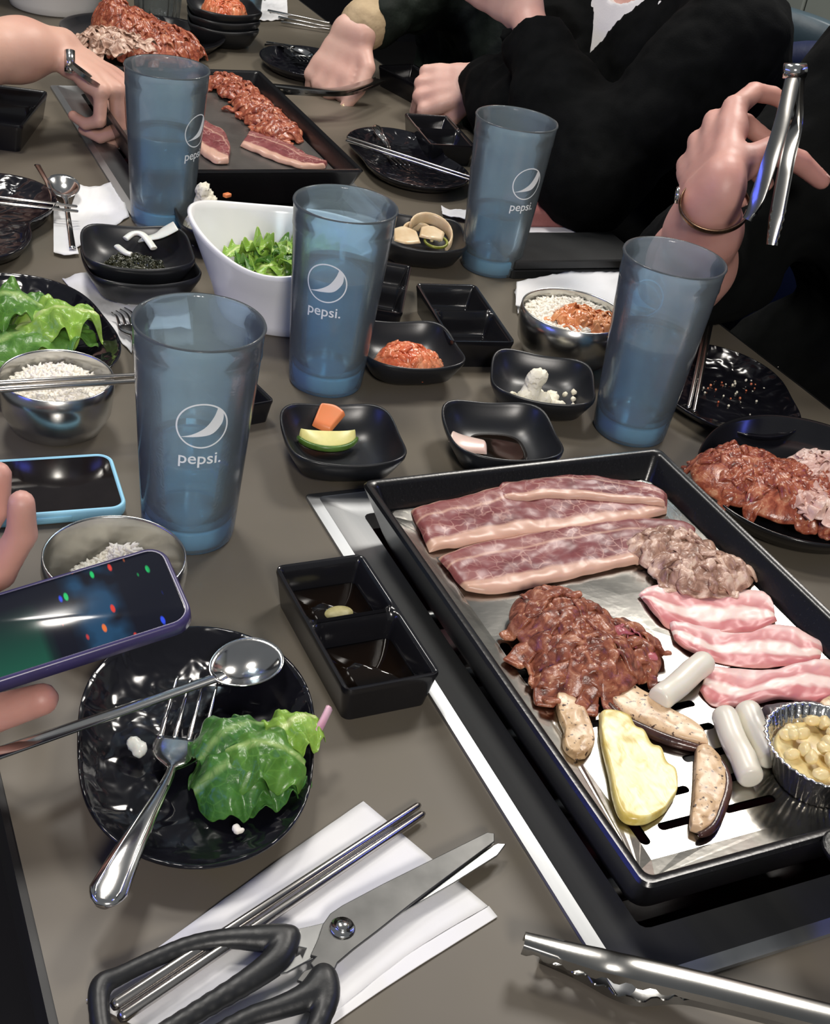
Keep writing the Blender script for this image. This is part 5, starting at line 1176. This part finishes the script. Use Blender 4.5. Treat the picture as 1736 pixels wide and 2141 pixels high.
def body(prims, k, res, mat, label, name='person', parent=None, carve=None, cat='person', wrinkle=None, pad=.02, lo=None, hi=None):
    a, b = bounds(prims, pad)
    if lo is not None: a = np.maximum(a, lo)
    if hi is not None: b = np.minimum(b, hi)
    fn = (lambda P: field(P, prims, k)) if carve is None else (lambda P: carve(P, field(P, prims, k)))
    V, F = sdf_mesh(fn, a, b, res)
    if wrinkle:
        amp, sc = wrinkle; me = bpy.data.meshes.new('t'); me.from_pydata(V.tolist(), [], F); me.update()
        N = np.zeros(len(V) * 3); me.vertices.foreach_get('normal', N); N = N.reshape(-1, 3); bpy.data.meshes.remove(me)
        dd = np.array([fbm(v[0], v[1], v[2], sc, 3) for v in V]); V = V + N * (amp * dd)[:, None]
    if parent is not None: return mk(name, (V - np.array(parent.location), F), MAT[mat], parent)
    return tag(mk(name, (V, F), MAT[mat]), label, cat)
Z = lambda x, y, z: np.array([x, y, T + z])

# --- person in the black V-neck sweater: one elbow on the table, hand raised, other hand in a fist
shL, elL, wrL = Z(1.01, 1.255, .225), Z(.850, 1.245, .064), Z(.853, 1.462, .190)
shR, elR, wrR = Z(1.03, 1.64, .225), Z(.874, 1.440, .066), atd(1012, 172, 1.80)
hp1, tips1, R1 = hand_prims(wrL + np.array([0, .012, .008]), UP * .75 - RT * .75 + FW * .2, -FW * .55 - UP * .55 - RT * .3, [(35, 50, 30)] * 4, THUMB_REST, side=-1)
hp2, tips2, R2 = hand_prims(wrR - RT * .004, -RT * .80 + FW * .10 - UP * .12, -FW * .78 - RT * .35 + UP * .1, [(70, 80, 45), (74, 84, 45), (76, 86, 45), (78, 86, 45)], [(-.016, .018, -.008), (-.036, .050, -.022), (-.030, .076, -.036), (-.012, .090, -.042)], side=1, s=.94)
neck = [(Z(1.05, 1.45, .20), Z(1.02, 1.45, .34), .056, .054), (Z(1.04, 1.45, .232), Z(1.03, 1.45, .30), .063, .056)]
head = [(Z(1.01, 1.45, .47), Z(1.03, 1.45, .49), .080, .082, None, .03), (Z(.965, 1.45, .405), Z(.985, 1.45, .43), .045, .060, None, .03), (Z(.925, 1.45, .445), Z(.935, 1.45, .47), .011, .009, None, .012), (Z(.930, 1.435, .412), Z(.930, 1.465, .412), .008, .008, None, .01), (Z(1.01, 1.365, .45), Z(1.012, 1.365, .475), .014, .016, None, .008), (Z(1.01, 1.535, .45), Z(1.012, 1.535, .475), .014, .016, None, .008)]
inner = [(Z(1.04, 1.36, .14), Z(1.04, 1.54, .14), .09, .09, None, .05), (Z(1.04, 1.30, .21), Z(1.04, 1.60, .21), .045, .045, None, .05), (shL, elL, .034, .030, None, .03), (shR, elR, .034, .030, None, .03), (elL, wrL, .030, .022, None, .02), (elR, wrR, .030, .022, None, .02)]
pw = body(inner + neck + head + hp1 + hp2, .012, .0034, 'skin_pale', 'person in a black V-neck sweater over a white T-shirt, hand raised')
for t in tips2[:1]: nail(pw, t)
hair = [(Z(1.035, 1.45, .50), Z(1.045, 1.45, .515), .090, .088, None, .03), (Z(1.06, 1.39, .42), Z(1.06, 1.39, .34), .045, .035, None, .03), (Z(1.06, 1.51, .42), Z(1.06, 1.51, .34), .045, .035, None, .03), (Z(1.08, 1.45, .44), Z(1.09, 1.45, .32), .06, .045, None, .03)]
MAT['hair'] = pm('dark_hair', (.010, .007, .006), .4, col2=(.02, .014, .01), nscale=60, bumps=(200, .4), scale3=(1, 1, .1))
body(hair, .02, .006, 'hair', None, 'hair', pw, carve=lambda P, d: np.maximum(d, -(sd_caps(P, Z(.90, 1.45, .40), Z(.93, 1.45, .50), .075, .062))))
for sy in (-1, 1):
    V, F = lathe([(0, .011), (.006, .009), (.010, .004), (.011, 0), (0, -.011)], 16); ey_ = mk('eye', (V + Z(.948, 1.45 + sy * .031, .468) - np.array(pw.location), F), MAT['tee'], pw)
    V, F = lathe([(0, .0055), (.003, .0045), (.0045, .002), (.005, 0), (0, -.003)], 12); M = np.array([[0, 0, -1], [0, 1, 0], [1, 0, 0]]); mk('iris', (V @ M.T + Z(.9395, 1.45 + sy * .030, .466) - np.array(pw.location), F), MAT['hair'], ey_)
torso = [(Z(1.055, 1.345, .13), Z(1.055, 1.555, .13), .112, .112, None, .06), (Z(1.08, 1.37, -.14), Z(1.08, 1.53, -.14), .125, .125, None, .10), (Z(1.04, 1.285, .225), Z(1.045, 1.615, .225), .058, .058, None, .06)]
def vneck(P, d):
    x = np.abs(P[..., 1] - 1.45); v = (P[..., 2] - T - .150); cut = np.maximum((x - v * .62) / 1.18, P[..., 0] - 1.02)
    nk = sd_caps(P, Z(1.03, 1.45, .20), Z(1.03, 1.45, .40), .066, .075)
    return np.maximum(np.maximum(d, -cut), -nk)
def sleeve_prims(sh, el, wr, r=(.066, .056, .060, .040)):
    a = wr + (el - wr) * .10; m = wr + (el - wr) * .55; return [(sh, el, r[0], r[1], None, .03), (el, m, r[2] * .95, r[2] * .92, None, .03), (m, a, r[2] * .92, r[3], None, .02)]
def cuffcut(P, d):
    d = vneck(P, d)
    for w_, e_ in ((wrL, elL), (wrR, elR)):
        n = unit(w_ - e_); q = (P - (w_ + (e_ - w_) * .02)) @ n; near = np.sqrt(((P - w_) ** 2).sum(-1)) - .09
        d = np.maximum(d, -np.maximum(-q, near))
    return d
body(torso + sleeve_prims(shL, elL, wrL) + sleeve_prims(shR, elR, wrR), .03, .0048, 'knit', None, 'sweater', pw, carve=cuffcut, wrinkle=(.007, 16))
tee = [(Z(1.055, 1.345, .13), Z(1.055, 1.555, .13), .1075, .1075, None, .06), (Z(1.04, 1.33, .215), Z(1.045, 1.57, .215), .055, .055, None, .06), (Z(1.035, 1.45, .20), Z(1.03, 1.45, .27), .066, .060, None, .03)]
body(tee, .03, .003, 'tee', None, 't_shirt', pw, carve=lambda P, d: np.maximum(np.maximum(d, -sd_caps(P, Z(.985, 1.45, .272), Z(1.02, 1.45, .42), .058, .085)), (P[..., 2] - T - .29)))
legs = [(Z(1.10, 1.39, -.21), Z(1.10, 1.51, -.21), .115, .115, None, .06)]
for yy in (1.37, 1.53): legs += [(Z(1.08, yy, -.22), Z(.66, yy, -.21), .085, .062, None, .04), (Z(.66, yy, -.21), Z(.64, yy, -.66), .058, .042, None, .03), (Z(.64, yy, -.70), Z(.54, yy, -.715), .040, .032, None, .03)]
def trousers(off, parent):
    body([(np.asarray(a) + off, np.asarray(b) + off, r, s, q, k) for a, b, r, s, q, k in legs], .03, .012, 'black_cloth', None, 'trousers', parent)
trousers(np.zeros(3), pw)

# --- person at the right holding tongs
wrT = atd(1492, 425, 1.13); elT = Z(.815, .985, .046); shT = Z(1.03, 1.02, .27)
fyT = RT * .15 + UP * .75 + FW * .65; dzT = -RT * .83 + UP * .45 - FW * .32
hp3, tips3, R3 = hand_prims(wrT + UP * .012, fyT, dzT, [(26, 30, 22), (48, 45, 22), (52, 48, 24), (56, 50, 24)], [(-.016, .022, -.010), (-.036, .044, -.032), (-.038, .054, -.062), (-.034, .058, -.092)], side=-1, s=1.06, spread=(-7, -1, 3, 8))
inner3 = [(elT, shT, .040, .045, None, .03), (Z(1.06, .88, .12), Z(1.06, .98, .12), .09, .09, None, .05), (shT, Z(1.06, .78, .27), .045, .045, None, .04), (Z(1.06, .90, .25), Z(1.05, .90, .38), .055, .054, None, .03), (Z(1.03, .90, .50), Z(1.05, .90, .52), .08, .082, None, .03), (Z(.985, .90, .43), Z(1.0, .90, .46), .045, .06, None, .03), (Z(.945, .90, .475), Z(.955, .90, .50), .011, .009, None, .012)]
pt_ = body(inner3 + hp3 + arm_prims(wrT, elT, R3, .0285, .040), .012, .0034, 'skin_rosy', 'person in black clothes and a bracelet holding steel tongs upright')
for t in tips3: nail(pt_, t)
hair3 = [(Z(1.06, .90, .53), Z(1.07, .90, .54), .09, .088, None, .03), (Z(1.07, .965, .47), Z(1.0, 1.01, .26), .05, .045, None, .03), (Z(1.07, .84, .47), Z(1.02, .82, .26), .05, .04, None, .03)]
body(hair3, .02, .006, 'hair', None, 'hair', pt_, carve=lambda P, d: np.maximum(d, -(sd_caps(P, Z(.92, .90, .43), Z(.95, .90, .53), .075, .062))))
top3 = [(Z(1.055, .82, .14), Z(1.045, 1.00, .14), .115, .115, None, .06), (Z(1.06, .83, -.14), Z(1.06, 1.00, -.14), .135, .135, None, .10), (Z(1.05, .75, .25), Z(1.03, 1.02, .265), .062, .062, None, .06), (shT, Z(.86, 1.0, .075), .066, .060, None, .04), (Z(.86, 1.0, .075), Z(.822, .990, .062), .060, .054, None, .03), (Z(.822, .990, .062), Z(.803, .965, .088), .054, .047, None, .02), (Z(1.02, .75, .24), Z(1.0, .70, .02), .065, .058, None, .04)]
body(top3, .03, .006, 'black_cloth', None, 'black_top', pt_, wrinkle=(.008, 14))
trousers(np.array([.0, -.53, 0]), pt_)
# watch-like bracelet round the wrist
bt_ = thing('bracelet', 'woven metal bracelet on the wrist of the tong holder', 'bracelet', wrT); axis = unit(wrT + UP * .012 - elT)
bx_ = unit(np.cross(axis, FW)); by_ = np.cross(axis, bx_)
pts = [RT * .002 + (bx_ * .0315 * math.cos(a) + by_ * .0260 * math.sin(a)) - axis * .004 + axis * .006 * math.cos(a) for a in np.linspace(0, 2 * math.pi, 49)]
mk('band', loft([[p + unit(p) * dr + axis * dx for dr, dx in ((.0018, .0042), (-.0012, .0042), (-.0012, -.0042), (.0018, -.0042))] for p in pts[:-1]], closed=True), MAT['bronze'] if 'bronze' in MAT else MAT.setdefault('bronze', pm('bronze_mesh', (.30, .19, .12), .35, 1.0, col2=(.2, .12, .08), nscale=500)), bt_, sub=1)
cp_ = -RT * .032 + UP * .006 - FW * .004; V, F = lathe([(0, .003), (.0065, .0025), (.0075, .001), (.0075, -.001), (0, -.002)], 24); Mx = np.stack([axis, unit(np.cross(unit(cp_), axis)), unit(cp_)], 1); mk('clasp_disc', (V @ Mx.T + cp_, F), MAT['cutlery'], bt_)
hgT = atd(1662, 148, 1.055)
tongs([[atd(1560, 458, 1.08), atd(1582, 415, 1.075), atd(1612, 330, 1.065), atd(1640, 240, 1.06), atd(1660, 160, 1.055)],
       [atd(1612, 512, 1.10), atd(1622, 455, 1.095), atd(1640, 360, 1.085), atd(1660, 260, 1.075), atd(1668, 160, 1.06)]], 'steel tongs held upright in the hand of the person in black', w=.0115, side=.004, tt=.22, hinge=(hgT - RT * .009, hgT + RT * .009))

# --- person in the dark green jacket pointing down with the thumb
wrJ = atd(742, 66, 1.85); elJ = Z(.97, 1.90, .16)
hp4, tips4, R4 = hand_prims(wrJ, -UP * .88 - RT * .42 + FW * .05, -FW * .85 + UP * .45, [(48, 62, 35), (50, 65, 35), (52, 66, 35), (54, 66, 35)], [(-.018, .016, -.004), (-.042, .042, .002), (-.046, .076, .006), (-.036, .110, .004)], side=1, s=1.0)
pj = body(hp4 + arm_prims(wrJ, elJ, R4, .028, .042) + [(elJ, Z(1.05, 1.85, .26), .04, .05, None, .03), (Z(1.06, 1.86, .12), Z(1.06, 2.0, .12), .09, .09, None, .05), (Z(1.05, 1.93, .2), Z(1.04, 1.93, .36), .054, .052, None, .03), (Z(1.02, 1.93, .49), Z(1.04, 1.93, .51), .08, .082, None, .03), (Z(.975, 1.93, .42), Z(.99, 1.93, .45), .045, .06, None, .03), (Z(.935, 1.93, .465), Z(.945, 1.93, .49), .011, .009, None, .012)], .012, .0034, 'skin_pale', 'person in a dark green jacket with beige cuff reaching over the spicy-meat griddle')
nail(pj, tips4[4], 'nail_gold', .0085)
jd = unit(elJ - wrJ); body([(wrJ + jd * .022, wrJ + jd * .055, .036, .040)], .01, .003, 'cuff', None, 'cuff', pj, wrinkle=(.0014, 50))
body([(wrJ + jd * .060, elJ, .044, .066, None, .03), (elJ, Z(1.05, 1.85, .25), .068, .075, None, .04), (Z(1.07, 1.84, .12), Z(1.07, 2.02, .12), .125, .125, None, .06), (Z(1.08, 1.84, -.15), Z(1.08, 2.02, -.15), .14, .14, None, .1), (Z(1.05, 1.78, .23), Z(1.05, 2.08, .23), .07, .07, None, .06), (Z(1.03, 1.80, .20), Z(.985, 1.70, -.02), .062, .055, None, .04)], .03, .007, 'green_jacket', None, 'jacket', pj, wrinkle=(.014, 14))
body([(Z(1.05, 1.93, .52), Z(1.06, 1.93, .53), .09, .088, None, .03), (Z(1.07, 1.93, .46), Z(1.09, 1.93, .36), .07, .05, None, .03)], .02, .007, 'hair', None, 'hair', pj)
trousers(np.array([.0, .48, 0]), pj)
tongs([[atd(563, 176, 1.72), atd(600, 180, 1.72), atd(660, 186, 1.73), atd(720, 185, 1.76), atd(790, 165, 1.84)], [atd(580, 196, 1.74), atd(620, 196, 1.74), atd(670, 198, 1.75), atd(730, 195, 1.77), atd(795, 170, 1.85)]], 'dark steel tongs under the pointing hand with the beige cuff', w=.016, side=.004, tt=.2)

# --- arm reaching in from the left with tongs
wrA = atd(118, 98, 1.52); elA = atd(-150, 120, 1.40)
hp5, tips5, R5 = hand_prims(wrA, RT * .80 - UP * .52 + FW * .08, UP * .80 + RT * .35 - FW * .45, [(40, 62, 40), (52, 68, 40), (58, 70, 40), (64, 72, 40)], [(-.016, .022, -.010), (-.034, .050, -.030), (-.030, .074, -.044), (-.022, .096, -.052)], side=1, s=1.0)
shA = Z(-.10, 1.45, .28)
pa_ = body(hp5 + arm_prims(wrA, elA, R5, .030, .036) + [(elA, shA, .040, .048, None, .03)], .012, .003, 'skin', 'person reaching a bare arm over the spicy-meat griddle with tongs')
body([(elA + (shA - elA) * .45, shA, .062, .07, None, .03), (shA, Z(-.16, 1.72, .28), .07, .07, None, .05), (Z(-.2, 1.5, .1), Z(-.2, 1.72, .1), .12, .12, None, .08), (Z(-.2, 1.5, -.2), Z(-.2, 1.72, -.2), .13, .13, None, .08)], .03, .01, 'black_cloth', None, 'black_top', pa_)
hgA = atd(146, 128, 1.47)
tongs([[atd(262, 215, 1.55), atd(235, 195, 1.53), atd(200, 165, 1.50), atd(150, 128, 1.47)], [atd(250, 225, 1.54), atd(225, 205, 1.52), atd(185, 172, 1.48), atd(142, 134, 1.46)]], 'steel tongs gripped by the arm reaching over the spicy-meat griddle', w=.014, side=.005, tt=.2, hinge=(hgA - UP * .012, hgA + UP * .012))

# --- hand holding the dark phone
hx, hy, hz_ = HP[2], HP[3], HP[4]
wrP = atd(-590, 1330, .70) - hz_ * .024
hp6, tips6, R6 = hand_prims(wrP, hx, -hz_, [(38, 62, 45), (20, 35, 25), (20, 30, 25), (4, 8, 8)], [(-.016, .018, -.008), (-.042, .045, -.018), (-.050, .07, -.034), (-.045, .09, -.042)], side=1, s=1.08, spread=(-8, 0, 8, 24))
_t = [wrP + R6 @ np.array([-.016, .018, -.008]), atd(-170, 1512, .685), atd(-30, 1498, .678), atd(88, 1462, .672)]
hp6, tips6, R6 = hand_prims(wrP, hx, -hz_, [(38, 62, 45), (20, 35, 25), (20, 30, 25), (4, 8, 8)], [R6.T @ (q - wrP) / 1.08 for q in _t], side=1, s=1.08, spread=(-8, 0, 8, 24))
elP = atd(-800, 1560, .62)
pp_ = body(hp6 + arm_prims(wrP, elP, R6, .028, .04), .012, .0028, 'skin_rosy', 'person at the table edge holding up a dark smartphone')
body([(wrP + (elP - wrP) * .5, elP, .045, .055)], .02, .006, 'black_cloth', None, 'sleeve', pp_)

# ------------------------------------------------------------------ chairs
def chair(cx, cy, rz, mat, label):
    t = thing('dining_chair', label, 'chair', (cx, cy, 0), rz)
    mk('seat', loft([rrect(-.21 + i, .21 - i, -.21 + i, .21 - i, .06, z, 6) for i, z in ((.012, .40), (0, .412), (0, .44), (.012, .455), (.05, .460))]), MAT[mat], t)
    V, F = [], []; n, mz = 30, 12
    for j in range(mz + 1):
        v = j / mz
        for i in range(n + 1):
            u = i / n * 2 - 1; a = u * 1.05; top = .47 + .45 * (1 - .42 * abs(u) ** 2.6)
            z = .47 + (top - .47) * v; r = .235 + .035 * v; V.append((.02 + r * math.cos(a), r * math.sin(a) * 1.02, z))
    for j in range(mz):
        for i in range(n): a = j * (n + 1) + i; F.append((a, a + 1, a + n + 2, a + n + 1))
    mk('backrest', (np.array(V), F), MAT[mat], t, solid=.028, bevel=.008)
    for sx in (-1, 1):
        for sy in (-1, 1): mk('leg', tube([(sx * .17, sy * .17, .405), (sx * .20, sy * .20, 0)], [.014, .010], 12), MAT['dark'], t)
    return t
chair(1.115, 1.45, 0, 'chair_blue', 'navy blue chair behind the person in the black sweater')
chair(1.09, .90, 0, 'chair_blue', 'blue chair under the person in black holding tongs')
chair(1.09, 1.94, 0, 'chair_blue', 'blue chair under the person in the dark green jacket')
chair(1.735, 1.785, math.radians(200), 'chair_teal', 'empty teal chair with a curved back by the panelled wall')
